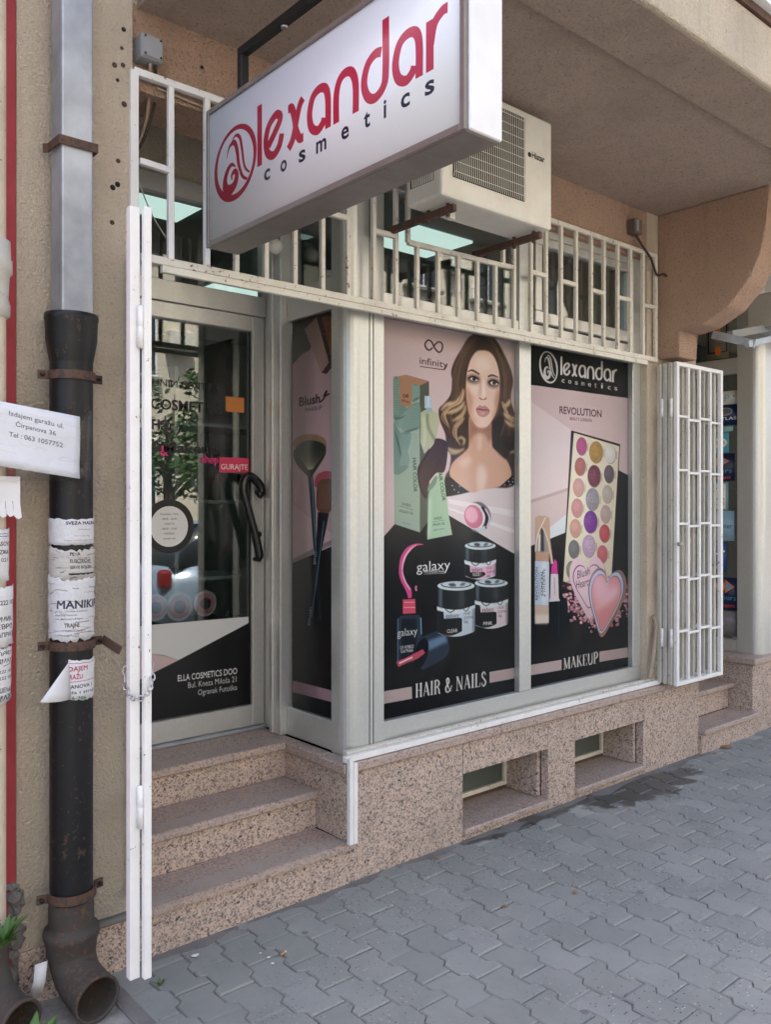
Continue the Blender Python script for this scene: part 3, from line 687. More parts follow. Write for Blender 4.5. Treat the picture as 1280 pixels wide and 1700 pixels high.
def poster_hair():
    c = Canvas(.2355, 1.1685, .6255, 2.4395, 440, PINK, 'Y', .094)
    c.at(0, 0, 1); c.poly([(742, 823), (870, 800), (870, 930), (744, 856)], PALE)
    c.poly([(744, 828), (870, 850), (870, 862), (746, 836)], (226, 220, 222)); c.poly([(744, 842), (870, 884), (870, 892), (746, 846)], (228, 222, 226))
    c.poly([(620, 910), (656, 869), (700, 850), (744, 855), (870, 929), (870, 1160), (620, 1210)], BLK)
    # portrait
    c.at(720, 540, .17065); HD = (70, 56, 49)
    c.poly([(480, 88), (400, 84), (330, 130), (270, 230), (205, 340), (170, 450), (182, 560), (160, 680), (100, 760), (48, 820), (60, 930), (110, 1050), (128, 1200), (165, 1270), (150, 1400), (110, 1480), (115, 1660), (500, 1580), (810, 1520), (810, 900), (780, 840), (748, 700), (772, 560), (750, 430), (690, 290), (620, 160), (545, 96)], HD, 5, blur=1)
    for x0, tone in ((215, 118), (250, 92), (195, 100), (285, 76)):
        c.stroke([(x0 + 150, 130), (x0 + 60, 300), (x0 + 5, 470), (x0 + 15, 620), (x0 - 20, 760)], 34, (tone + 22, tone, tone - 14), blur=2, alpha=.55, taper=[.2, .8, 1, 1, .5])
    for x0, tone in ((600, 96), (650, 118), (700, 90)):
        c.stroke([(x0 - 60, 190), (x0, 330), (x0 + 45, 500), (x0 + 40, 640), (x0 + 30, 760)], 32, (tone + 20, tone, tone - 14), blur=2, alpha=.5, taper=[.2, .8, 1, 1, .5])
    c.poly([(70, 880), (110, 850), (140, 930), (130, 1050), (95, 1000)], (60, 46, 40), 5, blur=2, alpha=.8)
    c.poly([(345, 890), (400, 960), (560, 950), (572, 1170), (640, 1235), (722, 1330), (757, 1470), (650, 1566), (480, 1598), (345, 1622), (165, 1480), (182, 1340), (310, 1222), (342, 1150)], (206, 166, 143), 4, blur=1)
    c.poly([(420, 1400), (480, 1360), (520, 1450), (490, 1600), (430, 1600)], (232, 214, 204), 5, blur=6, alpha=.7); c.poly([(240, 1330), (330, 1270), (380, 1320), (300, 1380)], (225, 196, 178), 5, blur=5, alpha=.8)
    c.poly([(352, 900), (420, 985), (480, 1000), (570, 940), (575, 1060), (540, 1140), (500, 1060), (430, 1050), (380, 1080), (350, 1140)], (150, 108, 90), 5, blur=4, alpha=.8); c.poly([(430, 1060), (470, 1080), (460, 1210), (420, 1190)], (226, 200, 186), 5, blur=4, alpha=.7)
    c.poly([(575, 930), (660, 880), (720, 1000), (790, 1030), (806, 1240), (740, 1250), (700, 1300), (600, 1210), (570, 1140)], (50, 41, 37), 5, blur=2)
    for k in range(150):
        lft = k % 2; a = random.random(); tone = random.choice((-26, -14, 18, 34)); q = tuple(max(20, min(230, v + tone)) for v in (92, 74, 62))
        if lft: pts = [(440 - 60 * a, 110 + 30 * a), (330 - 70 * a, 300), (290 - 110 * a, 520), (300 - 130 * a, 700), (250 - 170 * a, 860 + 40 * a), (300 - 160 * a, 1060)]
        else: pts = [(520 + 60 * a, 110 + 30 * a), (620 + 50 * a, 320), (655 + 100 * a, 540), (650 + 100 * a, 720), (690 + 100 * a, 900), (640 + 150 * a, 1080)]
        c.stroke(pts, 5, q, 5, alpha=.5, taper=[.3, 1, 1, 1, .8, .2])
    G = (206, 180, 142)
    for pts, wd in (([(70, 830), (130, 770), (210, 760), (270, 700), (290, 620)], 46), ([(90, 850), (180, 840), (260, 800), (300, 740)], 40), ([(180, 930), (240, 900), (290, 850), (310, 780)], 34), ([(200, 990), (260, 950), (300, 890)], 22), ([(220, 1130), (260, 1090), (300, 1120), (280, 1170)], 24), ([(130, 1190), (170, 1215), (240, 1225), (300, 1200)], 34), ([(140, 1235), (190, 1245), (250, 1235)], 22), ([(670, 790), (720, 770), (745, 720)], 40), ([(680, 850), (740, 900), (800, 910)], 44), ([(690, 920), (750, 970), (805, 985)], 30), ([(740, 1240), (790, 1230), (806, 1260)], 26)):
        c.stroke(pts, wd, G, blur=2, alpha=.9, taper=[.3, 1, 1, .4])
    for k in range(70):
        a = random.random(); q = random.choice(((226, 204, 168), (150, 122, 94), (196, 166, 128), (120, 96, 76)))
        pts = random.choice(([(300 - 30 * a, 640), (280 - 60 * a, 740), (190 - 80 * a, 790 + 30 * a), (120 - 50 * a, 850 + 60 * a), (140 + 20 * a, 960 + 50 * a)], [(320 - 10 * a, 780), (270, 880 + 60 * a), (200 + 30 * a, 960 + 60 * a), (180 + 60 * a, 1060 + 60 * a), (260, 1140 + 40 * a)], [(655 + 20 * a, 740), (690 + 30 * a, 840), (760, 900 + 60 * a), (806, 930 + 60 * a)]))
        c.stroke(pts, 5, q, 5, alpha=.5, taper=[.3, 1, 1, .3])
    c.poly([(430, 248), (530, 252), (592, 315), (632, 430), (644, 560), (634, 700), (612, 830), (572, 920), (522, 982), (470, 996), (410, 975), (360, 900), (332, 800), (315, 650), (318, 500), (342, 380), (378, 300)], (230, 200, 184), 6, blur=1)
    c.poly([(318, 600), (380, 700), (370, 860), (420, 970), (350, 900), (316, 740)], (182, 132, 108), 5, blur=6, alpha=.75); c.poly([(640, 600), (600, 700), (596, 820), (560, 930), (620, 840), (640, 700)], (182, 130, 106), 5, blur=5, alpha=.8)
    c.poly([(420, 310), (520, 310), (550, 420), (480, 450), (410, 410)], (240, 222, 210), 6, blur=6, alpha=.8); c.poly([(470, 540), (495, 540), (505, 680), (470, 690)], (242, 224, 214), 5, blur=3, alpha=.8); c.poly([(440, 920), (500, 920), (500, 965), (450, 965)], (236, 212, 198), 5, blur=4, alpha=.7)
    c.poly([(350, 590), (420, 580), (430, 660), (370, 670)], (238, 216, 204), 5, blur=5, alpha=.7)
    for x, y, rx, ry in ((386, 520, 66, 40), (582, 558, 60, 44)):
        c.ell(x, y + 2, rx * 1.02, ry * .95, (70, 56, 52), .12, blur=4, alpha=.9); c.ell(x + 8, y + 4, rx * .62, ry * .46, (206, 202, 198), .15); c.ell(x + 8, y + 2, 19, 20, (82, 96, 102)); c.ell(x + 8, y + 2, 9, 10, (20, 20, 22)); c.stroke([(x - 50, y - 4), (x, y - 22), (x + 52, y + 8)], 13, (24, 20, 20))
    c.stroke([(332, 452), (378, 438), (446, 478)], 20, (84, 64, 54), alpha=.9, taper=[.3, 1, .8]); c.stroke([(528, 500), (572, 486), (632, 508)], 20, (84, 64, 54), alpha=.9, taper=[.8, 1, .3])
    c.stroke([(450, 520), (456, 620), (444, 690)], 16, (192, 150, 130), blur=3, alpha=.6); c.stroke([(442, 702), (462, 718), (480, 722), (500, 718), (516, 704)], 13, (150, 100, 84), alpha=.8, taper=[.8, 1, .4, 1, .8])
    c.poly([(410, 816), (448, 778), (474, 790), (502, 782), (548, 832), (516, 880), (470, 892), (430, 868)], (190, 140, 136), 5); c.stroke([(414, 818), (450, 814), (478, 826), (510, 822), (544, 832)], 10, (104, 62, 62), taper=[.5, 1, 1, 1, .4]); c.ell(474, 858, 30, 12, (222, 184, 180), blur=3, alpha=.8)
    c.poly([(112, 1478), (166, 1480), (260, 1560), (348, 1622), (118, 1668)], (24, 24, 26)); c.poly([(648, 1567), (700, 1520), (757, 1468), (812, 1462), (812, 1540)], (24, 24, 26))
    for x, y in ((200, 1598), (252, 1566), (240, 1624), (180, 1560), (690, 1552), (730, 1520), (770, 1524), (775, 1490), (745, 1548)): c.ell(x, y, 6, 7, (190, 190, 190))
    # infinity mark
    c.at(620, 540, .1294); INK = (70, 52, 54)
    c.stroke([(758, 285), (715, 318), (672, 290), (662, 235), (700, 190), (745, 215), (790, 300), (840, 345), (878, 310), (880, 240), (840, 212), (800, 235), (768, 275)], 20, INK, 6)
    c.text('infinity', (592, 492), (950, 548), 92, INK); c.stroke([(594, 527), (905, 572), (930, 545), (945, 490)], 9, INK, 0)
    # carton and tube of hair colour
    gr, gr2 = (148, 168, 152), (104, 124, 108)
    c.poly([(248, 670), (410, 632), (712, 716), (590, 780)], (170, 130, 104)); c.at(0, 0, 1)
    bx = [(652.2, 627.5), (696.3, 640.5), (697, 884), (654, 870)]
    c.poly(bx, gr); c.poly([(696.3, 640.5), (712, 632.6), (713, 862), (697, 884)], (86, 92, 80)); c.at(620, 540, .1294)
    for pts in ([(250, 690), (330, 700), (330, 900), (420, 1060), (380, 1180), (250, 1190)], [(495, 760), (588, 790), (588, 920), (500, 980)], [(300, 1200), (430, 1060), (590, 1000), (588, 1310), (480, 1350), (390, 1360), (290, 1260)], [(250, 1250), (350, 1390), (470, 1370), (470, 1500), (440, 1620), (460, 1720), (420, 1850), (250, 1880)]):
        c.poly(pts, (112, 140, 130), 4)
    for k in range(15):
        o = k * 15
        c.stroke([(258, 700 + o * 2), (300, 716 + o * 2), (330, 705 + o * 2)], 4, (176, 192, 180), 4, alpha=.8)
        c.stroke([(300 + o * .2, 1215 + o * .6), (400, 1120 + o * 1.1), (500, 1040 + o * 1.6), (588, 1020 + o * 1.7)], 4, (176, 196, 184), 4, alpha=.8)
        c.stroke([(495, 770 + o * .9), (540, 784 + o * .9), (588, 792 + o * .9)], 4, (176, 196, 184), 4, alpha=.8)
        c.stroke([(350 + o * .7, 1395), (340 + o * .8, 1500), (360 + o * .5, 1620), (330 + o * .6, 1800)], 4, (160, 184, 172), 5, alpha=.6)
    for pts in ([(250, 1180), (320, 1196), (400, 1160)], [(350, 1390), (470, 1352), (586, 1310)], [(490, 975), (560, 940), (588, 925)], [(270, 1350), (310, 1500), (350, 1680)]): c.stroke(pts, 18, (52, 66, 60), 5, blur=1, alpha=.8, taper=[.2, 1, .3])
    c.at(0, 0, 1); c.poly([(628, 620), (652.2, 627.5), (654, 870), (630, 884)], PINK); c.at(620, 540, .1294)
    c.poly([(328, 690), (494, 745), (486, 1056), (335, 1020)], (168, 128, 102)); c.text('infinity', (358, 975), (460, 1000), 40, (74, 54, 48)); c.stroke([(372, 900), (400, 925), (432, 885), (440, 925), (400, 890), (376, 890)], 8, (60, 42, 38), 5)
    c.at(640, 740, .10156); c.text('HAIR COLOR', (442, 198), (455, 755), 0, (60, 76, 66), up=(62, 4), bold=.01); c.text('UNSEED', (262, 965), (412, 1003), 46, (70, 84, 74)); c.text('ARGAN OIL', (220, 1080), (455, 1132), 46, (70, 84, 74)); c.stroke([(228, 982), (450, 1052)], 6, (70, 84, 74), 0); c.text('100ml e 3.4 fl.oz', (280, 1268), (408, 1300), 26, (84, 98, 86))
    c.at(620, 540, .1294); c.poly([(605, 1120), (660, 1085), (740, 1085), (812, 1118), (840, 1260), (800, 1480), (650, 1650), (600, 1500)], (176, 182, 152)); c.stroke([(690, 1130), (700, 1300), (790, 1480)], 30, (110, 116, 92), 5, blur=2, alpha=.7); c.stroke([(640, 1180), (660, 1400), (640, 1560)], 26, (206, 210, 184), 5, blur=3, alpha=.8)
    c.poly([(652, 905), (740, 905), (752, 1058), (655, 1062)], (178, 198, 210)); c.poly([(668, 1060), (744, 1058), (760, 1104), (690, 1124)], (150, 176, 186)); c.stroke([(700, 910), (704, 1050)], 14, (214, 226, 232), 0, alpha=.8)
    c.at(640, 740, .10156)
    c.poly([(935, 400), (980, 720), (1030, 1120), (1090, 1455), (680, 1535), (690, 1200), (700, 800), (760, 560)], (160, 190, 162)); c.poly([(690, 690), (780, 540), (838, 490), (830, 600), (770, 690), (690, 745)], (118, 142, 126), 4); c.stroke([(720, 850), (720, 1200), (700, 1480)], 46, (196, 218, 198), 5, blur=4, alpha=.7)
    c.text('HAIR COLOR', (855, 385), (930, 905), 0, (54, 72, 62), up=(58, -8), bold=.01); c.text('UNSEED', (790, 1212), (922, 1196), 44, (60, 80, 68)); c.text('ARGAN OIL', (768, 1312), (970, 1288), 44, (60, 80, 68)); c.text('100ml e 3.4 fl.oz', (785, 1392), (966, 1362), 24, (60, 80, 68)); c.stroke([(762, 1248), (962, 1215)], 5, (60, 80, 68), 0)
    c.poly([(830, -120), (1000, -60), (1010, 160), (960, 420), (840, 440), (760, 520), (690, 640), (670, 860), (600, 800), (545, 660), (515, 430), (540, 320), (600, 220), (680, 100), (780, -20)], (62, 46, 46), 5)
    for k in range(9): c.stroke([(830 + 14 * k, -80), (720 + 22 * k, 130), (600 + 26 * k, 330), (565 + 16 * k, 560), (640 + 3 * k, 800)], 7, (112 - 3 * k, 88 - 3 * k, 86 - 3 * k), 6, alpha=.6, taper=[.3, 1, 1, .2])
    # galaxy goods
    c.at(640, 890, .1719); CH = (206, 222, 228)
    c.stroke([(362, 80), (290, 84), (220, 130), (165, 210), (140, 330), (160, 420), (220, 520), (234, 600)], 62, (206, 82, 140), 7, taper=[.12, .35, .8, .7, .4, .55, .9, .5]); c.stroke([(300, 84), (235, 130), (180, 220), (160, 330), (185, 430), (235, 520)], 20, (236, 176, 206), 7, taper=[.2, .7, 1, .6, .8, .5])
    c.stroke([(300, 480), (290, 500), (298, 530)], 18, (210, 120, 160), 5)
    c.poly([(165, 612), (285, 606), (290, 745), (165, 752)], (206, 82, 108)); c.stroke([(180, 640), (280, 640)], 8, (236, 170, 180), 0); c.stroke([(172, 690), (285, 690)], 8, (240, 180, 186), 0)
    c.poly([(112, 800), (150, 768), (320, 760), (346, 800), (350, 980), (350, 1200), (112, 1260)], (48, 60, 74), 0); c.poly([(150, 800), (300, 795), (300, 1200), (150, 1240)], (26, 32, 40), 0, blur=3); c.stroke([(340, 790), (345, 950)], 10, (120, 160, 190), 0); c.stroke([(116, 800), (116, 1240)], 8, (90, 120, 146), 0)
    c.text('galaxy', (112, 972), (306, 950), 78, (225, 228, 230)); c.text('UV HYBRID', (140, 1094), (272, 1080), 34, (220, 222, 224), bold=.02); c.text('Gel Polish', (146, 1130), (265, 1116), 34, (220, 222, 224), bold=.02)
    c.poly([(300, 1010), (370, 965), (560, 905), (602, 1000), (600, 1150), (420, 1262), (350, 1290), (300, 1200)], (42, 56, 74), 3); c.poly([(388, 1020), (575, 950), (600, 1020), (410, 1110)], (120, 150, 188), 0, blur=3, alpha=.8); c.ell(345, 1130, 62, 150, (18, 20, 24), .25)
    c.stroke([(112, 1240), (200, 1200), (290, 1160), (370, 1110)], 62, (196, 84, 104), 5, taper=[.9, .8, 1, .7]); c.stroke([(130, 1230), (200, 1196), (260, 1170)], 16, (246, 214, 218), 5)
    c.text('galaxy', (298, 345), (625, 318), 100, (226, 226, 226)); c.text('PROFESSIONAL', (372, 356), (576, 350), 22, (226, 226, 226), bold=.02); c.stroke([(370, 366), (580, 358)], 4, (226, 226, 226), 0)
    def jar(x0, x1, yt, yl, yb, lab, name, tilt):
        w_ = x1 - x0; e = w_ * .11; f = lambda x, y: (x0 + x * w_, y + tilt * x)
        arc = lambda y, s_, a=0., b=1., d=1.: [f(a + (b - a) * q / 8, y + s_ * d * math.sin(PI * q / 8)) for q in range(9)]
        c.poly(arc(yb - 50, e, .02, .98) + [f(1, yl), f(0, yl)], (206, 220, 228)); c.poly(arc(yb - 62, e, .0, 1.) + arc(yl + 30, e, 0, 1)[::-1], lab)
        c.poly(arc(yb - 62, e, 0, .66) + [f(.66, yl + 118), f(.60, yl + 108), f(.18, yl + 112), f(.16, yl + 44), f(0, yl + 30)], (30, 32, 34))
        c.poly(arc(yl + 22, e, -.01, 1.01) + arc(yl - 12, e, -.01, 1.01)[::-1], (214, 226, 232)); c.stroke(arc(yl + 12, e, .2, .5), 9, (70, 80, 86), 0); c.stroke(arc(yl + 8, e, .68, .85), 9, (90, 100, 106), 0)
        c.poly(arc(yl - 10, e, 0, 1) + [f(1, yt + 46), f(0, yt + 58)], (36, 40, 41)); c.poly([f(.04, yt + 60), f(.13, yt + 64), f(.13, yl + 6), f(.04, yl - 6)], (92, 112, 126), 0, blur=2, alpha=.8); c.poly([f(.55, yt + 60), f(.72, yt + 60), f(.72, yl + 10), f(.55, yl + 14)], (64, 70, 72), 0, blur=4, alpha=.8)
        c.ell(*f(.5, yt + 44), w_ * .5, e * 1.15, (200, 216, 222)); c.ell(*f(.5, yt + 32), w_ * .41, e * .85, (62, 72, 78)); c.ell(*f(.5, yt + 28), w_ * .38, e * .72, (190, 206, 214)); c.poly([f(.3, yt + 22), f(.44, yt + 18), f(.5, yt + 44), f(.36, yt + 46)], (66, 76, 82), 3, blur=1); c.poly([f(.66, yt + 18), f(.76, yt + 22), f(.7, yt + 42), f(.6, yt + 44)], (90, 100, 106), 3, blur=1)
        c.text('galaxy', f(.22, yl + 106), f(.58, yl + 102), 44, (84, 84, 92)); c.text(name, f(.26, yb - 50), f(.54, yb - 54), 36, (230, 230, 230), bold=.02)
        for q, s_ in enumerate(('UV-LED', 'SCULPTING', '50g')): c.text(s_, f(.71, yl + 84 + q * 40), f((.88, .97, .82)[q], yl + 78 + q * 40), 26, (84, 90, 98))
        c.poly([f(0, yl + 30), f(.07, yl + 40), f(.07, yb - 40), f(0, yb - 60)], (40, 46, 52), 0, blur=2, alpha=.6); c.poly([f(.94, yl + 30), f(1, yl + 24), f(1, yb - 60), f(.94, yb - 48)], (60, 66, 74), 0, blur=2, alpha=.5)
    jar(862, 1182, 415, 628, 915, (222, 208, 214), 'PINK', -10); jar(500, 862, 445, 690, 990, (196, 212, 228), 'CLEAR', -16); jar(765, 1066, 52, 240, 440, (224, 176, 200), 'NUDE 1', -4)
    c.at(600, 530, .375); c.poly([(470, 830), (520, 808), (560, 835), (574, 880), (552, 930), (515, 945), (480, 920)], (122, 112, 120), 6); c.ell(500, 872, 47, 60, (226, 224, 226), -.25); c.ell(496, 874, 41, 53, (204, 122, 150), -.25); c.ell(488, 866, 28, 36, (232, 178, 196), -.25, blur=1); c.stroke([(535, 830), (556, 872), (548, 915)], 13, (40, 40, 44), 6); c.stroke([(548, 838), (568, 880), (556, 920)], 7, (206, 204, 210), 6); c.poly([(500, 930), (545, 915), (552, 938), (526, 948)], (196, 206, 210))
    # foot line
    c.at(600, 850, .375); c.poly([(70, 799), (222, 773), (224, 827), (70, 855)], PINK); c.poly([(567, 708), (700, 686), (700, 733), (568, 757)], PINK)
    serif(c, 'HAIR & NAILS', (238, 823), (556, 768), 62, (226, 226, 226))
    c.noise(.008); return c
def poster_makeup():
    c = Canvas(1.2615, 2.1995, .6255, 2.4395, 440, PINK, 'Y', .094)
    c.at(600, 530, .375); c.poly([(700, 60), (1230, 130), (1230, 356), (700, 283)], (34, 36, 36))
    P = Map((828, 212), (38, 8), (-4, -68)); logo(c, P, (206, 206, 206), wd=50)
    P = Map((882, 246), (36.6, 5.2), (0, -58)); P.k = 48; logotype(c, P, (206, 206, 206), .19)
    for k, ch in enumerate('cosmetics'): x = 886 + k * 29.2; y = 279 + k * 4.3; c.text(ch, (x, y), (x + (14 if ch not in 'ti' else 8), y + 2), (23 if ch not in 'ti' else 26), (206, 206, 206), bold=.015)
    c.poly([(730, 350), (935, 495), (935, 740), (730, 806)], (216, 202, 202)); c.poly([(730, 806), (925, 742), (915, 760), (730, 820)], (188, 168, 168)); c.poly([(730, 820), (920, 760), (900, 860), (730, 1030)], (208, 190, 190))
    c.poly([(1125, 660), (1215, 710), (1215, 1760), (730, 1760), (730, 1010), (905, 950), (1125, 900)], (30, 32, 33))
    c.text('REVOLUTION', (877, 416), (1063, 434), 33, (70, 50, 54), bold=.012); c.text('BEAUTY LONDON', (923, 446), (1020, 455), 14, (84, 62, 64))
    c.at(870, 850, .1484); c.poly([(290, 170), (480, 20), (480, 225), (290, 305)], (214, 220, 224)); c.poly([(30, 420), (200, 335), (500, 215), (560, 1500), (30, 1500)], (28, 30, 31))
    # palette of sixteen pans
    c.at(600, 530, .375); c.poly([(928, 492), (1146, 553), (1112, 1115), (1108, 1250), (885, 1190), (905, 900)], (50, 42, 38)); c.poly([(940, 502), (1142, 562), (1108, 1130), (1100, 1230), (893, 1160), (912, 880)], (216, 210, 190))
    pans = [(974, 562, 23, 40, (166, 82, 122)), (1038, 588, 30, 48, (164, 132, 78)), (1102, 598, 23, 40, (206, 206, 202)), (968, 652, 24, 40, (156, 90, 76)), (1030, 694, 29, 49, (112, 62, 78)), (1096, 685, 22, 40, (98, 88, 98)), (960, 744, 24, 41, (186, 140, 134)), (1022, 797, 29, 50, (140, 136, 144)), (1088, 774, 22, 40, (176, 166, 158)), (954, 835, 25, 42, (184, 128, 132)), (1014, 897, 30, 50, (112, 56, 138)), (1080, 862, 22, 40, (172, 154, 150)), (946, 925, 24, 41, (192, 146, 132)), (1076, 948, 23, 40, (178, 84, 90)), (940, 1018, 24, 41, (110, 112, 112)), (1006, 1004, 29, 50, (172, 148, 178)), (1066, 1040, 23, 40, (184, 100, 110)), (930, 1110, 24, 41, (128, 134, 106))]
    for x, y, a, b, q in pans:
        c.ell(x + 2, y + 2, a + 1, b + 1, (150, 140, 120)); c.ell(x, y, a, b, q); c.ell(x - 4, y - 8, a * .6, b * .5, tuple(min(255, v + 18) for v in q), blur=3, alpha=.6)
        if a > 26:
            for _ in range(60):
                t, r = random.random() * 2 * PI, math.sqrt(random.random()) * .9; v = random.randint(-40, 60); c.ell(x + r * a * math.cos(t), y + r * b * math.sin(t), 1.6, 1.9, tuple(max(0, min(255, w_ + v)) for w_ in q))
        c.stroke([(x + a + 7, y - 14), (x + a + 6, y + 22)], 3, (120, 110, 96), 0, alpha=.6)
    # concealer, lipstick, heart compacts
    c.at(870, 850, .1484)
    for _ in range(420):
        t = random.random() * 2 * PI; r = .45 + .6 * random.random(); x, y = 810 + 360 * r * math.cos(t) + random.gauss(0, 26), 960 + 330 * r * math.sin(t) + random.gauss(0, 26)
        if y < 730 or x < 395 or (x < 600 and y > 1230) or x > 1180: continue
        v = random.randint(-50, 30); s_ = random.uniform(8, 24); c.poly([(x + s_ * random.uniform(.6, 1.3) * math.cos(a), y + s_ * random.uniform(.6, 1.3) * math.sin(a)) for a in (0, 1.2, 2.4, 3.8, 5)], tuple(max(30, min(255, q + v)) for q in (208, 156, 170)))
    c.poly([(122, 60), (160, 40), (240, 45), (285, 70), (290, 300), (324, 560), (300, 590), (280, 470), (118, 450)], (190, 160, 138)); c.poly([(195, 160), (240, 250), (274, 450), (132, 450), (150, 280)], (150, 146, 142)); c.stroke([(200, 180), (205, 440)], 34, (52, 52, 52), 0, blur=2); c.stroke([(172, 250), (165, 440)], 22, (214, 214, 212), 0, blur=1); c.stroke([(130, 440), (150, 260), (200, 140), (240, 60)], 14, (224, 206, 190), 6); c.stroke([(205, 165), (260, 300), (300, 480), (318, 580)], 16, (216, 194, 176), 6)
    c.poly([(124, 450), (276, 462), (276, 552), (124, 546)], (188, 152, 130)); c.poly([(120, 546), (280, 554), (278, 1052), (118, 1040)], (188, 204, 222)); c.stroke([(225, 560), (225, 1040)], 60, (222, 228, 234), 0, blur=5, alpha=.8); c.poly([(118, 1040), (278, 1052), (276, 1240), (120, 1250)], (206, 182, 166)); c.poly([(120, 1150), (276, 1150), (270, 1250), (126, 1250)], (226, 216, 208), 0, blur=3)
    c.text('REVOLUTION', (152, 985), (152, 620), 0, (78, 92, 116), up=(-28, 0), bold=.01); c.text('CONCEAL', (212, 935), (212, 655), 0, (52, 58, 66), up=(-26, 0), bold=.02); c.text('& HYDRATE', (238, 950), (238, 635), 0, (84, 90, 98), up=(-24, 0)); c.stroke([(168, 960), (168, 660)], 4, (78, 92, 116), 0)
    c.poly([(302, 692), (306, 610), (345, 525), (368, 560), (376, 690)], (204, 66, 150)); c.poly([(298, 692), (380, 692), (388, 960), (404, 1000), (280, 1006), (290, 950)], (216, 206, 214)); c.text('revolution', (346, 930), (344, 730), 0, (110, 100, 110), up=(-16, 0)); c.poly([(274, 1006), (404, 996), (430, 955), (476, 962), (490, 1060), (488, 1390), (380, 1385), (278, 1360)], (26, 32, 36)); c.stroke([(392, 1000), (384, 1380)], 6, (58, 66, 72), 0)
    def heart(cx, cy, w_, h_, rot, col, **k):
        pts = [(0, -.62), (.22, -.92), (.58, -1), (.9, -.78), (1, -.4), (.82, .05), (.45, .55), (.0, 1.0), (-.45, .55), (-.82, .05), (-1, -.4), (-.9, -.78), (-.58, -1), (-.22, -.92)]
        a, b = math.cos(rot), math.sin(rot); c.poly([(cx + x * w_ * a - y * h_ * b, cy + x * w_ * b + y * h_ * a) for x, y in pts], col, 5, **k)
    heart(728, 880, 205, 345, -.06, (196, 160, 176)); heart(716, 850, 198, 345, -.06, (222, 196, 210)); heart(716, 835, 165, 245, -.05, (110, 62, 92)); heart(716, 835, 156, 233, -.05, (224, 200, 212))
    c.text('Blush', (596, 748), (735, 700), 96, (92, 62, 84), bold=.0); c.text('Hearts', (584, 860), (740, 815), 96, (92, 62, 84))
    heart(912, 1020, 214, 385, .12, (166, 124, 104)); heart(902, 1008, 196, 362, .12, (92, 104, 146)); heart(902, 1014, 188, 350, .12, (196, 206, 226)); heart(904, 1020, 168, 318, .12, (104, 92, 130)); heart(904, 1022, 162, 308, .12, (222, 150, 156)); c.poly([(770, 720), (860, 720), (960, 830), (1040, 800), (1060, 930), (900, 1020), (800, 1000)], (236, 196, 216), 5, blur=12, alpha=.85); c.stroke([(800, 1080), (930, 990), (1050, 860)], 40, (246, 222, 224), 5, blur=8, alpha=.6)
    c.at(600, 850, .375); c.poly([(730, 680), (886, 654), (886, 700), (730, 727)], PINK); c.poly([(1054, 618), (1200, 596), (1200, 640), (1054, 664)], PINK); serif(c, 'MAKEUP', (895, 698), (1050, 668), 50, (224, 224, 224))
    c.noise(.008); return c
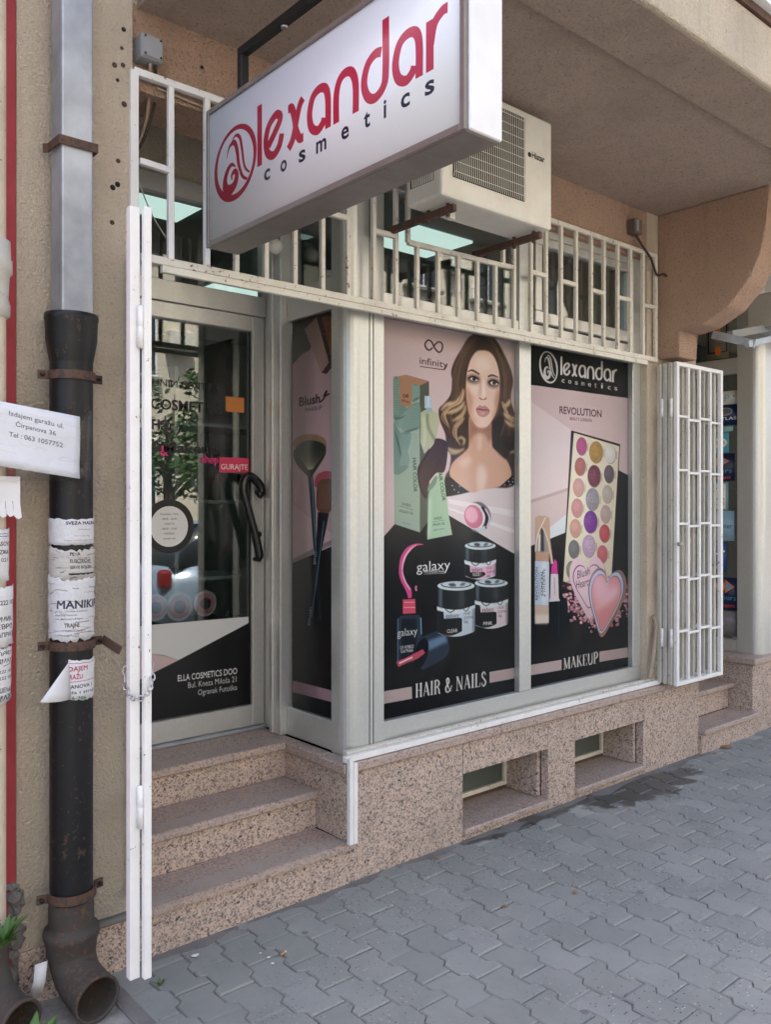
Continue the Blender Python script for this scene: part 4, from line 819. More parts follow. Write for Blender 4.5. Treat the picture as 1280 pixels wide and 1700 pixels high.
def poster_side():
    c = Canvas(.4995, .1665, .6455, 2.4545, 520, (172, 146, 150), 'X', .052)
    c.at(470, 500, .4237)
    c.poly([(20, 0), (215, 0), (215, 230), (170, 285), (150, 280), (110, 180), (60, 220), (36, 250), (20, 250)], (64, 58, 56)); c.poly([(82, 110), (130, 62), (180, 240), (150, 280), (118, 200)], (156, 130, 122)); c.poly([(150, 60), (210, 60), (210, 200), (186, 210)], (118, 84, 58)); c.poly([(36, 150), (80, 130), (106, 190), (60, 215), (36, 240)], (62, 64, 66))
    for _ in range(500):
        x, y = random.uniform(34, 204), random.uniform(40, 270); v = random.choice((-1, 1)) * random.randint(10, 40); px, py = c.m((x, y))
        if 0 <= int(py) < c.H and 0 <= int(px) < c.W and c.im[int(py), int(px)].mean() < .52: c.im[int(py):int(py) + 2, int(px):int(px) + 3] += v / 255
    c.text('Blush', (62, 412), (145, 396), 36, (36, 28, 32), bold=.03); c.text('MAKEUP', (86, 434), (152, 422), 15, (48, 38, 40)); c.stroke([(146, 395), (160, 380), (172, 350), (160, 372), (182, 362)], 6, (36, 28, 32), 5)
    c.poly([(36, 795), (130, 870), (210, 920), (210, 960), (36, 1030)], (186, 164, 166)); c.poly([(36, 1010), (210, 925), (210, 945), (36, 1030)], (140, 118, 122)); c.poly([(30, 1030), (215, 950), (215, 1800), (30, 1800)], (18, 19, 21))
    c.poly([(36, 560), (60, 530), (110, 520), (160, 535), (170, 570), (150, 590), (60, 580)], (140, 112, 92), 5); c.poly([(40, 590), (70, 555), (110, 545), (160, 560), (166, 600), (130, 660), (106, 690), (80, 670), (50, 635)], (46, 52, 46), 5)
    for k in range(11): c.stroke([(105, 672), (56 + k * 10.4, 590 - 8 * math.sin(k / 10 * PI))], 3.4, (178, 170, 138), 0, alpha=.7, taper=[1, .1])
    c.stroke([(104, 660), (116, 800), (126, 980), (146, 1250)], 21, (24, 40, 52), 5, taper=[1, .9, .6, .45]); c.stroke([(112, 690), (122, 860), (130, 1000)], 4, (90, 124, 146), 5)
    c.poly([(124, 700), (140, 675), (180, 665), (204, 690), (200, 720), (130, 730)], (150, 72, 82), 5); c.poly([(138, 710), (170, 695), (200, 706), (206, 760), (180, 830), (136, 820), (130, 770)], (92, 64, 50), 5)
    for k in range(8): c.stroke([(142 + k * 7, 715), (140 + k * 5.5, 815)], 2.5, (130, 98, 78), 0, alpha=.6)
    c.poly([(136, 826), (180, 832), (166, 905), (150, 980), (128, 980)], (18, 24, 30)); c.stroke([(150, 900), (128, 1100), (100, 1300), (84, 1420)], 18, (22, 32, 40), 5, taper=[1, .8, .6, .5]); c.stroke([(160, 860), (140, 1020), (112, 1240)], 3.5, (84, 108, 124), 5)
    c.text('Blush', (128, 1030), (124, 975), 0, (190, 190, 190), up=(-9, 0)); c.text('Blush', (104, 1270), (112, 1200), 0, (190, 190, 190), up=(-9, 0))
    c.poly([(30, 1484), (215, 1532), (215, 1578), (30, 1530)], (176, 146, 158)); c.noise(.008); return c
for mk, nm, lab, pl, val, q in ((poster_hair, 'window_poster', 'poster of a long-haired woman above hair colour carton and nail polish jars', 'Y', .0945, (.237, 1.167, .627, 2.438)), (poster_makeup, 'window_poster', 'poster of an eyeshadow palette and heart compacts under a black header', 'Y', .0945, (1.263, 2.198, .627, 2.438)), (poster_side, 'window_poster', 'narrow poster of two makeup brushes beside the door', 'X', .0535, (.498, .168, .647, 2.453))):
    c = mk(); tag(flat(nm, pl, val, *q, c.material(nm + '_print', .3, .35), None, .001), lab, 'poster', 'posters in the shop windows')
# ------------------------------------------------------------------ fixed window grille above the openings
GR = thing('window_grille', 'fixed white steel grille across the upper panes, notched round the air conditioner', 'grille', (.7, 0, 2.46))
def gbar(u0, v0, u1, v1, w_=.022, mat='cream_white', nm='grille_bar', Y=0., d=.022):
    a, b = PY(u0, v0, Y), PY(u1, v1, Y); return bar(nm, a, b, d, w_, mat, GR, bev=.002)
def gv(u, v0, v1, mat='cream_white', w_=.02, Y=0.):
    x, _, z0 = PY(u, v0, Y); z1 = PY(u, v1, Y)[2]; return bar('grille_bar', (x, Y, z0), (x, Y, z1), w_, .02, mat, GR, bev=.002)
ZB, ZT = 2.462, 3.105
def gz(u, z0, z1, mat='cream_white', w_=.02): x = PY(u, 0, 0.)[0]; return bar('grille_bar', (x, 0, z0), (x, 0, z1), w_, .02, mat, GR, bev=.002)
x0, x1 = PY(221, 0)[0], PY(1089, 0)[0]
bar('bottom_bar', (x0 + .025, 0, ZB), (x1, 0, ZB), .03, .028, 'cream_white', GR); bar('bottom_bar', (x0 + .1, -.012, ZB - .03), (x1 - .12, -.012, ZB - .03), .022, .026, 'cream_white', GR)
bar('top_bar', (x0, 0, ZT), (PY(600, 0)[0], 0, ZT), .024, .026, 'white', GR); bar('top_bar', (PY(870, 0)[0], 0, ZT - .02), (x1, 0, ZT - .02), .022, .024, 'cream_white', GR)
bar('stile', (x0, 0, ZB - 1.2), (x0, 0, ZT), .03, .03, 'white', GR)
for u in (283, 343): gz(u, ZB, ZT, 'white', .022)
for u in (392, 441, 489, 535, 577): gz(u, ZB, ZT)
gbar(231, 268, 283, 285, mat='white'); gbar(535, 352, 577, 363)
for u in (620, 657): gz(u, ZB, ZT)
bar('top_bar', (PY(600, 0)[0], 0, ZT), (PY(677, 0)[0], 0, ZT), .022, .022, 'cream_white', GR)
gbar(620, 384, 657, 393); gv(677, 300, 403); gbar(677, 403, 836, 442)
for u, v in ((692, 407), (727, 415), (760, 424), (792, 431), (822, 438)): x, _, z = PY(u, v); bar('grille_bar', (x, 0, z), (x, 0, ZB), .02, .02, 'cream_white', GR)
gv(835, 410, 443); gbar(835, 441, 855, 446); gz(853, ZB, PY(853, 400)[2])
for u in (881, 906, 931, 956, 981, 1002, 1025, 1046, 1067): gz(u, ZB, ZT - .02)
gz(1088, ZB, ZT - .02, w_=.026)
for a, va, b, vb in ((881, 452, 906, 459), (931, 467, 956, 474), (981, 482, 1002, 488), (1025, 494, 1046, 499), (1067, 507, 1088, 511)): gbar(a, va, b, vb)
# white track that the folding gates close against
TR = thing('gate_track', 'chipped white steel track along the granite sill and down beside the steps', 'gate track', (1.1, -.02, .512))
bar('track_rail', (-.035, -.008, .527), (2.37, -.008, .527), .022, .026, 'white', TR); bar('track_rail', (-.002, .028, .531), (2.37, .028, .531), .03, .034, 'cream_white', TR)
bar('track_post', (-.0315, -.046, .184), (-.0315, -.046, .54), .02, .022, 'white', TR); bar('track_post', (-.008, -.046, .184), (-.008, -.046, .52), .022, .02, 'white', TR)

# ------------------------------------------------------------------ folding gates
def leaf(G, a, b, z0, z1, nv, rows, mat, t=.022, hinge=True):
    a, b = Vector(a), Vector(b); L = thing_part('gate_leaf', G)
    bm = bmesh.new()
    for p in (a, b): add_bar(bm, (p.x, p.y, z0), (p.x, p.y, z1), t * 1.15, t, (0, 1, 0), .002)
    me = bm_obj('gate_leaf', bm, mat, G)
    d = (b - a).normalized() * t * .58
    bar('rail', (a.x + d.x, a.y + d.y, z1 - t / 2), (b.x - d.x, b.y - d.y, z1 - t / 2), t, t, mat, me); bar('rail', (a.x + d.x, a.y + d.y, z0 + t / 2), (b.x - d.x, b.y - d.y, z0 + t / 2), t, t, mat, me)
    P = [a.lerp(b, k / (nv + 1)) for k in range(nv + 2)]
    for p in P[1:-1]: bar('upright', (p.x, p.y, z0 + t), (p.x, p.y, z1 - t), t * .7, t * .7, mat, me, (0, 1, 0), .001)
    for r in range(1, rows):
        z = z0 + (z1 - z0) * r / rows
        for k in range(nv + 1):
            g = (P[k + 1] - P[k]).normalized() * t * .45; q = z - (.016 if k % 2 else 0)
            bar('rung', (P[k].x + g.x, P[k].y + g.y, q), (P[k + 1].x - g.x, P[k + 1].y - g.y, q), t * .6, t * .6, mat, me)
    return me
def thing_part(*a): return None
def cpt(u, zc, z): s, c = math.sin(YAW), math.cos(YAW); a = (u - CXP) / F_PX; return Vector((CAM.x + zc * (s + a * c), CAM.y + zc * (c - a * s), z))
G1 = thing('folding_gate', 'tall white folding gate folded edge-on beside the downpipe and tied with a chain', 'gate', (-1.07, -.27, .25), 'folding security gates')
pts = [(cpt(221, 2.42, 0), cpt(221.5, 2.93, 0)), (cpt(243.5, 2.42, 0), cpt(242.5, 2.90, 0))]
for k, (n_, f_) in enumerate(pts): leaf(G1, n_, f_, .252, 2.442, 3, 6, 'white', .0265 if k == 0 else .0195)
for z in (2.10, .74):
    p = cpt(233, 2.41, z); lathe('hinge', [(0, z - .06), (.009, z - .06), (.009, z - .002), (.008, z), (.009, z + .002), (.009, z + .06), (0, z + .06)], p.x, p.y, 'white', G1, 10)
G2 = thing('folding_gate', 'white lattice gate folded in a stack against the pier by the neighbouring shop', 'gate', (2.64, -.06, .515), 'folding security gates')
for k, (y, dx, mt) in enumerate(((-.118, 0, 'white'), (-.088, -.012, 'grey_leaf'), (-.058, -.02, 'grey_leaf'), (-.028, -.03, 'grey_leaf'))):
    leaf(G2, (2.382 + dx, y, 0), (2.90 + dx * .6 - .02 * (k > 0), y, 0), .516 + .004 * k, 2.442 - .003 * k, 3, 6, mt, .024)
for z in (.80, 2.17):
    for x, y in ((2.345, -.043), (2.352, -.10)): lathe('hinge', [(0, z - .055), (.0095, z - .055), (.0095, z - .003), (.0075, z), (.0095, z + .003), (.0095, z + .055), (0, z + .055)], x, y, 'white', G2, 10)
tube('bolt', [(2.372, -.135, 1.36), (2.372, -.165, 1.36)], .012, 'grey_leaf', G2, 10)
# chain round the left gate and wire to the pipe bracket
bm = bmesh.new(); cpos = [cpt(u, zc, z) for u, zc, z in ((209, 2.45, 1.13), (207, 2.42, 1.09), (213, 2.385, 1.065), (224, 2.375, 1.055), (237, 2.375, 1.058), (247, 2.385, 1.075), (253, 2.41, 1.10), (251, 2.44, 1.13), (248, 2.47, 1.16))]
path = spline(cpos, 4)
for k in range(0, len(path) - 1, 2):
    p, q = path[k], path[min(k + 2, len(path) - 1)]; d = (q - p).normalized(); s_ = d.cross(Vector((0, 0, 1))).normalized() if k % 4 == 0 else Vector((0, 0, 1)); s_ = (s_ - d * s_.dot(d)).normalized(); m_ = (p + q) / 2; l = (q - p).length * .62
    add_tube(bm, [m_ + d * l * math.cos(t) + s_ * .0075 * math.sin(t) for t in np.linspace(0, 2 * PI, 11)[:-1]], .0022, 6, closed=True)
CH_ = bm_obj('chain', bm, 'steel', None, True); tag(CH_, 'galvanised chain looped round the folded gate beside the steps', 'chain')
PB = Vector((-1.135, -.14, 1.14))
tag(tube('tie_wire', spline([(-1.13, -.15, 1.13), (-1.125, -.25, 1.105), cpt(205, 2.46, 1.10), cpt(208, 2.44, 1.12)], 5), .0022, 'cable', None, 6), 'thin wire from the pipe bracket to the gate chain', 'wire')

# ------------------------------------------------------------------ hanging sign
SX, SB, SD = -.724, 2.508, .125
yl, yr = PX(345, 0, SX)[1], PX(775, 0, SX)[1]; z1 = PX(345, 187, SX)[2]; SB = PX(348, 412, SX)[2]
SG = thing('hanging_sign', 'projecting white box sign with red lettering and navy small letters above the entrance', 'sign', (SX + SD / 2, (yl + yr) / 2, SB))
box('sign_box', SX + .004, SX + SD, yr + .006, yl, SB, z1, 'signframe', SG, .003)
box('end_cap', SX + .006, SX + SD - .001, yr - .006, yr + .0055, SB + .002, z1 - .002, 'signface_side', SG, .003)
L = yl - yr
for q in ((yl - .018, yl, SB, z1), (yr, yr + .018, SB, z1)): box('face_frame', SX - .008, SX + .0035, q[0], q[1], q[2], q[3], 'signframe', SG, .002)
for q in ((SB, SB + .02), (z1 - .018, z1)): box('face_frame', SX - .008, SX + .0035, yr + .0182, yl - .0182, q[0], q[1], 'signframe', SG, .002)
c = Canvas(0, L, SB, z1, 900, (230, 233, 236))
def sp(u, v): p = PX(u, v, SX); return (yl - p[1], p[2])
def z4(x, y): return sp(320 + x * .4219, y * .4219)
RED, NAVY = (178, 40, 68), (34, 36, 58)
lft, rgt, tp, bt = z4(80, 650)[0], z4(246, 640)[0], z4(185, 476)[1], z4(145, 812)[1]
rx, ry, ox, oz = (rgt - lft) / 2 * .95, (tp - bt) / 2 * .93, (lft + rgt) / 2, (tp + bt) / 2
P = lambda x, y: (ox + x * rx, oz + y * ry); logo(c, P, RED, wd=rx * 1.05)
b0 = z4(265, 662); s0, s1 = z4(253, 650)[0], z4(1026, 200)[0]; xh = z4(622, 258)[1] - z4(622, 467)[1]
tot = sum(LET[ch][0] for ch in 'lexandar') + .13 * 7
mp = Map((s0, b0[1]), ((s1 - s0) / tot, 0), (0, xh)); mp.k = xh; logotype(c, mp, RED, .19)
for ch, x, y in zip('cosmetics', (278, 344, 418, 488, 590, 682, 762, 832, 930), (741, 708, 671, 634, 577, 531, 494, 449, 403)):
    a = z4(x, y); h = z4(x, y)[1] - z4(x, y - 52)[1]; wch = {'m': .052, 't': .027, 'i': .011}.get(ch, .036)
    c.text(ch, (a[0], b0[1] - .062), (a[0] + wch, b0[1] - .062), .056, NAVY, bold=.02)
c.noise(.004); sheet('face_panel', [[(SX, yl - .017, SB + .019), (SX, yr + .017, SB + .019)], [(SX, yl - .017, z1 - .017), (SX, yr + .017, z1 - .017)]], c.material('sign_print', .3, .35), SG, .002)
py1 = yl - .14
bar('bracket_post', (SX + .06, py1, z1), (SX + .06, py1, 3.16), .03, .03, 'black_steel', SG); bar('bracket_arm', (SX + .06, py1 + .015, 3.175), (SX + .06, -1.15, 3.175), .03, .03, 'black_steel', SG)
bar('bracket_post', (SX + .06, -1.1, z1), (SX + .06, -1.1, 3.16), .03, .03, 'black_steel', SG)
for y in (-.62, -1.0): bar('bracket_hanger', (SX + .06, y, 3.19), (SX + .06, y, 3.345), .045, .03, 'black_steel', SG)
lathe('bolt_head', [(0, 3.158), (.012, 3.158), (.012, 3.15), (0, 3.15)], SX + .06, -.5, 'steel', SG, 10)

# ------------------------------------------------------------------ air conditioner
YF = -.414; AX0, AX1, AB, AT = .144, .837, 2.825, 3.308
AC = thing('air_conditioner', 'cream outdoor air conditioning unit on rusty brackets above the shop window', 'air conditioner', (.49, -.3, AB))
box('body', AX0, AX1, YF + .004, -.20, AB, AT, 'ac', AC, .012, 2)
gx0, gx1 = PY(753, 0, YF)[0], PY(871, 0, YF)[0]; gz0, gz1 = AB + .085, AT - .035
box('fan_recess', gx0, gx1, YF + .0005, YF + .0038, gz0, gz1, 'ac_dark', AC)
bm = bmesh.new(); nb = 36
for k in range(nb + 1):
    x = gx0 + (gx1 - gx0) * k / nb; add_tube(bm, [(x, YF - .004, gz0), (x, YF - .007, gz0 + .02), (x, YF - .007, gz1 - .02), (x, YF - .004, gz1)], .0015, 5)
for k in range(9):
    z = gz0 + .02 + (gz1 - gz0 - .04) * k / 8; add_tube(bm, [(gx0, YF - .009, z), (gx1, YF - .009, z)], .0013, 5)
bm_obj('wire_guard', bm, 'ac', AC)
box('side_recess', AX0 - .0015, AX0 + .002, YF + .05, -.225, AB + .07, AT - .06, 'ac_dark', AC)
for k in range(12): y = YF + .055 + k * .0108; bar('side_fin', (AX0 - .004, y, AB + .07), (AX0 - .004, y, AT - .06), .004, .004, 'ac', AC, (0, 1, 0), .0005)
a = PY(884, 262, YF); text_mesh('lettering', 'Histar', 'ink', AC, (a[0], YF + .0025, a[2]), (1, 0, 0), (0, 0, 1), PY(905, 262, YF)[0] - a[0], .028, .02)
prism('emblem', [(a[0] - .016 + .011 * math.cos(t), YF + .0035, a[2] + .009 + .011 * math.sin(t)) for t in np.linspace(0, 2 * PI, 15)[:-1]], (0, -.001, 0), 'ink', AC)
for x in (AX0 + .09, AX1 - .06):
    bar('bracket_arm', (x, .02, AB - .026), (x, YF + .02, AB - .026), .022, .03, 'rust', AC)
    for y in (YF + .06, -.24): lathe('bolt', [(0, AB - .052), (.009, AB - .052), (.009, AB - .002), (0, AB - .002)], x, y, 'rust', AC, 8)
box('drain_spout', .30, .33, -.30, -.27, AB - .03, AB - .001, 'ac', AC)


# ------------------------------------------------------------------ wall fittings and cables
JB = thing('junction_box', 'grey junction box above the top corner of the grille by the downpipe', 'junction box', (-.90, .02, 3.19))
bm = bmesh.new(); add_box(bm, -.945, -.862, -.035, .028, 3.150, 3.235, .006, 2); bm_obj('housing', bm, 'boxgrey', JB); box('lid', -.940, -.867, -.041, -.0355, 3.155, 3.230, 'boxgrey', JB, .002)
for x in (-.932, -.875):
    for z in (3.162, 3.222): tube('screw', [(x, -.0415, z), (x, -.0435, z)], .004, 'black_steel', JB, 8)
a = PY(1040, 390, .03); J2 = thing('junction_box', 'small brown socket box on the salmon wall beside the corbel', 'junction box', (a[0], .02, a[2]))
bx, bz = a[0], a[2]; box('housing', bx, bx + .075, -.03, .0295, bz, bz + .085, 'browngrey', J2, .005); box('cover', bx + .008, bx + .032, -.036, -.0305, bz + .01, bz + .075, 'boxgrey', J2, .003)
tag(tube('cable', spline([(bx + .05, 0, bz), (bx + .09, -.02, bz - .06), (bx + .18, -.02, bz - .12), (bx + .24, -.02, bz - .2), (bx + .30, -.03, bz - .19), (bx + .33, -.05, bz - .215)], 6), .007, 'cable_dark', None, 8), 'dark cable sagging from the brown socket box past the corbel', 'cable')
for k, (pp, r, mt, lb) in enumerate((
    ([(-.90, -.01, 3.15), (-.86, .10, 3.02), (-.88, .14, 2.90), (-.93, .12, 2.78), (-.945, .1, 2.6)], .007, 'cable', 'thicker beige cable hanging behind the left grille'),
    ([(-.88, -.01, 3.15), (-.84, .08, 3.06), (-.87, .12, 2.92), (-.94, .1, 2.82), (-.93, .1, 2.70)], .005, 'cable_dark', 'dark cable hanging beside the beige one behind the left grille'),
    ([(-.93, .1, 2.86), (-.80, .3, 2.84), (-.65, .5, 2.80), (-.50, .68, 2.78)], .003, 'white_ink', 'thin white cable slanting across behind the left grille'),
    ([(-.86, .02, 3.085), (-.60, .02, 3.07), (-.30, .02, 3.075), (.0, .02, 3.07)], .005, 'cable', 'thin cable running along under the lintel behind the sign'))):
    tag(tube('cable', spline(pp, 7), r, mt, None, 6), lb, 'cable')
LP = thing('globe_lamp', 'small white globe lamp behind the hanging sign beside the door', 'lamp', (-.045, .5, 2.79))
a = PY(457, 410, .5); bm = bmesh.new(); bmesh.ops.create_uvsphere(bm, u_segments=24, v_segments=14, radius=.036)
for v in bm.verts: v.co += Vector((a[0], .5, a[2]))
bm_obj('globe', bm, 'bulb', LP, True); tube('holder', [(a[0], .5, a[2] + .033), (a[0] + .01, .53, a[2] + .065), (-.004, .585, a[2] + .07)], .014, 'boxgrey', LP, 10)
tag(tube('hose', spline([(2.30, -.012, .93), (2.325, -.015, .86), (2.30, -.012, .70), (2.26, -.012, .56)], 6), .013, 'cable', None, 10), 'beige hose curling beside the window above the sill', 'hose')

# ------------------------------------------------------------------ downpipes
def cyl_mesh_pipe(name, cx, cy, prof, mat, par): return lathe(name, prof, cx, cy, mat, par, 32)
DP = thing('downpipe', 'downpipe with square zinc upper length and black cast iron foot ending in a rusty elbow', 'downpipe', (-1.206, -.085, 0))
PCX, PCY = -1.206, -.085
bm = bmesh.new(); add_box(bm, -1.254, -1.153, -.133, -.035, 2.18, 8.4, .006, 2); bm_obj('zinc_pipe', bm, 'zinc', DP)
cyl_mesh_pipe('bell', PCX, PCY, [(.070, 2.205), (.083, 2.205), (.084, 2.19), (.081, 2.18), (.079, 2.12), (.070, 2.07), (.0665, 2.05)], 'iron', DP)
cyl_mesh_pipe('iron_pipe', PCX, PCY, [(.0665, 2.05), (.0665, .30), (.067, .22)], 'iron', DP)
cyl_mesh_pipe('collar', PCX, PCY, [(.067, .33), (.070, .31), (.070, .26), (.068, .245), (.084, .24), (.088, .228), (.086, .215), (.080, .20), (.076, .16)], 'rusty_iron', DP)
def elbow(nm, path, rads, par, mat='rusty_iron'):
    bm = bmesh.new(); add_tube(bm, spline(path, 6), list(np.interp(np.linspace(0, 1, 6 * (len(path) - 1) + 1), np.linspace(0, 1, len(rads)), rads)), 26, False)
    o = bm_obj(nm, bm, mat, par, True); md = o.modifiers.new('wall', 'SOLIDIFY'); md.thickness = .009; md.offset = -1; return o
elbow('elbow', [(PCX, PCY, .21), (PCX, PCY - .005, .16), (PCX + .004, PCY - .035, .105), (PCX + .012, PCY - .10, .078), (PCX + .02, PCY - .165, .070)], [.076, .072, .070, .072, .075], DP)
def bracket(z, r, par, square=False, cx=PCX, cy=PCY):
    bm = bmesh.new()
    if square:
        P = [(-1.275, -.03), (-1.262, -.045), (-1.262, -.139), (-1.145, -.139), (-1.145, -.045), (-1.13, -.03)]
    else: P = [(cx - r - .035, cy + .01), (cx - r - .004, cy + .005)] + [(cx + r * math.cos(t), cy + r * math.sin(t)) for t in np.linspace(PI + .05, 2 * PI - .05, 14)] + [(cx + r + .004, cy + .005), (cx + r + .035, cy + .01)]
    n = len(P); vs = []
    for off in (0, .006):
        for zz in (z - .014, z + .014):
            ring = []
            for i, (x, y) in enumerate(P):
                a, b = P[max(0, i - 1)], P[min(n - 1, i + 1)]; dx, dy = b[0] - a[0], b[1] - a[1]; l = math.hypot(dx, dy); ring.append(bm.verts.new((x + dy / l * off, y - dx / l * off, zz)))
            vs.append(ring)
    a0, a1, b0_, b1 = vs
    for i in range(n - 1):
        for q in ((a0[i], a0[i + 1], a1[i + 1], a1[i]), (b0_[i + 1], b0_[i], b1[i], b1[i + 1]), (a1[i], a1[i + 1], b1[i + 1], b1[i]), (a0[i + 1], a0[i], b0_[i], b0_[i + 1])): bm.faces.new(q)
    for i in (0, n - 1): bm.faces.new((a0[i], a1[i], b1[i], b0_[i]))
    o = bm_obj('bracket', bm, 'rust', par)
    if not square:
        for x in (cx - r - .024, cx + r + .024): tube('screw', [(x, cy + .004, z), (x, cy - .010, z)], .006, 'black_steel', o, 8)
    return o
bracket(2.74, 0, DP, True); bracket(2.007, .068, DP); bracket(1.150, .068, DP); bracket(.352, .071, DP)
for x0_, x1_, z in ((-1.30, -1.27, 2.74), (-1.14, -1.11, 2.74)): pass
bar('rusty_strap', (PCX + .10, PCY - .005, 1.155), (PCX + .135, PCY - .07, 1.12), .006, .03, 'rust', DP)
for u, v in ((205, 50), (202, 81), (190, 109), (204, 109), (195, 134), (206, 174), (196, 268), (195, 307), (187, 312), (186, 370)):
    a = PY(u, v, 0.); r = random.uniform(.006, .010); tube('anchor_hole', [(a[0], -.0015, a[2]), (a[0], .01, a[2])], r, ('rust', 'ink')[u % 2], B, 10)
a = PY(335, 113, .03); tube('anchor_hole', [(a[0], .0285, a[2]), (a[0], .04, a[2])], .007, 'ink', B, 10)
NH = thing('neighbour_house', 'red painted house wall at the left edge beyond the roughcast pilaster', 'building', (-3.5, .5, 0))
box('wall', -7.0, -1.3485, .010, 8.0, 0, 8.6, 'red', NH); bm = bmesh.new()
for k in range(9):
    x, z = -1.352 + random.uniform(-.02, .012), .10 + k * .035; n0 = len(bm.verts); bmesh.ops.create_icosphere(bm, subdivisions=2, radius=random.uniform(.014, .03), matrix=Matrix.Translation((x, .008, z))); bm.verts.ensure_lookup_table()
    for v in bm.verts[n0:]: v.co += Vector((random.gauss(0, .004), random.gauss(0, .003), random.gauss(0, .007)))
bm_obj('crumbled_mortar', bm, 'concrete', NH)
CP = thing('downpipe', 'cream painted downpipe with peeling paint in front of the red wall', 'downpipe', (-1.40, -.085, 0))
QX, QY = -1.462, -.085
cyl_mesh_pipe('upper_pipe', QX, QY, [(.054, 8.4), (.054, 2.36)], 'cream', CP); cyl_mesh_pipe('socket', QX, QY, [(.054, 2.40), (.066, 2.395), (.068, 2.34), (.072, 2.335), (.072, 2.30), (.064, 2.29), (.060, 2.22), (.066, 2.20), (.066, 2.17), (.054, 2.16)], 'grey_leaf', CP)
cyl_mesh_pipe('lower_pipe', QX, QY, [(.054, 2.16), (.054, .25)], 'cream', CP); cyl_mesh_pipe('collar', QX, QY, [(.055, .33), (.07, .325), (.072, .29), (.066, .26)], 'rusty_iron', CP)
elbow('elbow', [(QX, QY, .27), (QX, QY - .005, .20), (QX + .01, QY - .035, .13), (QX + .03, QY - .10, .09), (QX + .05, QY - .16, .082)], [.064, .062, .062, .066, .07], CP)
for z in (2.98, 2.19, 1.75): bar('bracket', (QX - .03, QY - .03, z), (QX + .075, QY + .095, z), .006, .03, 'cream', CP)

# ------------------------------------------------------------------ notices pasted on the pipes
def wrap(name, cx, cy, r, t0, t1, z0, z1, mat, label, wob=.002, n=22, m=7, top=None):
    g = []
    for j in range(m):
        f = j / (m - 1); row = []
        for i in range(n):
            e = i / (n - 1); t = math.radians(t0 + (t1 - t0) * e); rr = r + wob * (.5 + .5 * math.sin(7 * e + 5 * f + 3 * math.sin(9 * f))) ; zz = z0 + (z1 - z0) * f + (wob * 1.5 * math.sin(5 * e + 2) + random.gauss(0, wob * .8)) * (j in (0, m - 1))
            row.append((cx + rr * math.cos(t), cy + rr * math.sin(t), zz))
        g.append(row)
    return tag(sheet(name, g, mat, None, .0006), label, 'paper notice', 'notices pasted on the pipes')
def paper(w_, h_, lines, bg=(214, 214, 216), px=900, dirt=0):
    c = Canvas(0, w_, 0, h_, px, bg)
    for _ in range(dirt):
        x, y = random.random() * w_, random.random() * h_; c.stroke([(x, y), (x + random.uniform(-.02, .03), y + random.uniform(-.004, .004)), (x + random.uniform(.0, .05), y + random.uniform(-.006, .006))], random.uniform(.0008, .003), random.choice(((120, 104, 92), (160, 150, 142), (90, 84, 84))), 4, alpha=.6)
    for s_, x0, x1, y, h, col, b in lines:
        if s_ is None: c.stroke([(x0, y), (x1, y)], h, col, 0)
        else: c.text(s_, (x0, y), (x1, y), h, col, bold=b)
    c.noise(.012, 2); return c.material('notice_print', .8, .15, .9)
IK = (44, 44, 50)
zv = lambda v: PY(118, v, -.15)[2]
Wd = .0685 * math.radians(165)
wrap('notice', PCX, PCY, .0682, -195, -30, zv(904), zv(861), paper(Wd, .083, [('SVEŽA MALINA', .085, .195, .064, .011, IK, .02), ('VRHUNSKOG', .12, .165, .046, .004, (120, 120, 124), 0), ('Cena po kg', .11, .16, .026, .004, (120, 120, 124), 0), ('Dostava i na kućnu adresu na teritoriji', .08, .19, .012, .004, (110, 110, 114), 0)]), 'white notice wrapped round the black pipe, highest of the pasted ones')
wrap('notice', PCX, PCY, .0690, -185, -32, zv(960), zv(911), paper(Wd, .094, [('PETA', .092, .125, .072, .012, IK, .02), ('ELEKTRIČAR', .092, .165, .050, .011, (70, 70, 74), .02), ('SERVIS BOJLERA', .092, .17, .030, .010, (70, 70, 74), .02), (None, .088, .19, .014, .004, (50, 44, 46), 0), (None, .042, .042, .05, .004, (90, 90, 96), 0)], (196, 192, 186), dirt=26), 'weathered scrap with torn strips on the black pipe, second from the top', .004)
wrap('notice', PCX, PCY, .0688, -188, -30, zv(1062), zv(958), paper(Wd, .20, [('MANIKIR', .052, .205, .100, .026, (64, 66, 84), .025), ('gel lak, izlivanje, korekcija', .045, .15, .088, .006, (120, 120, 128), 0), ('depilacija i masaža', .045, .115, .076, .006, (90, 90, 98), 0), ('uz zakazivanje', .045, .13, .064, .006, (90, 90, 98), 0), ('TRAJNI', .075, .12, .040, .013, (90, 80, 74), .03), ('Radno vreme svakog dana', .04, .14, .026, .005, (110, 110, 118), 0), ('osim nedelje', .04, .12, .012, .005, (110, 110, 118), 0)], dirt=46), 'crumpled white notice in large letters on the black pipe above its bracket', .004, m=12)
RT, GN = (170, 44, 66), (70, 130, 70)
wrap('notice', PCX, PCY, .0684, -118, -28, zv(1163), zv(1097), paper(.108, .128, [('IZDAJEM', -.02, .062, .094, .016, RT, .01), ('GARAŽU', -.02, .044, .068, .016, RT, .01), (None, .0, .098, .118, .0015, RT, 0), (None, .0, .098, .060, .0015, RT, 0), ('ČIRPANOVA 1', -.03, .080, .038, .012, IK, .01), ('voda i struja', -.02, .098, .020, .011, IK, 0), ('216-286', -.01, .056, .002, .010, GN, .01)], (218, 218, 220)), 'peeling white notice with red heading low on the black pipe')
p0, p1, p2 = Vector(PX(126, 1099, -1.222)), PY(126, 1162, -.16), PY(66, 1166, -.24)
p0 = Vector((PCX + .069 * math.cos(math.radians(-116)), PCY + .069 * math.sin(math.radians(-116)), zv(1098))); p1 = Vector((p0.x + .004, p0.y - .004, zv(1160))); p2 = Vector(PY(66, 1166, -.20))
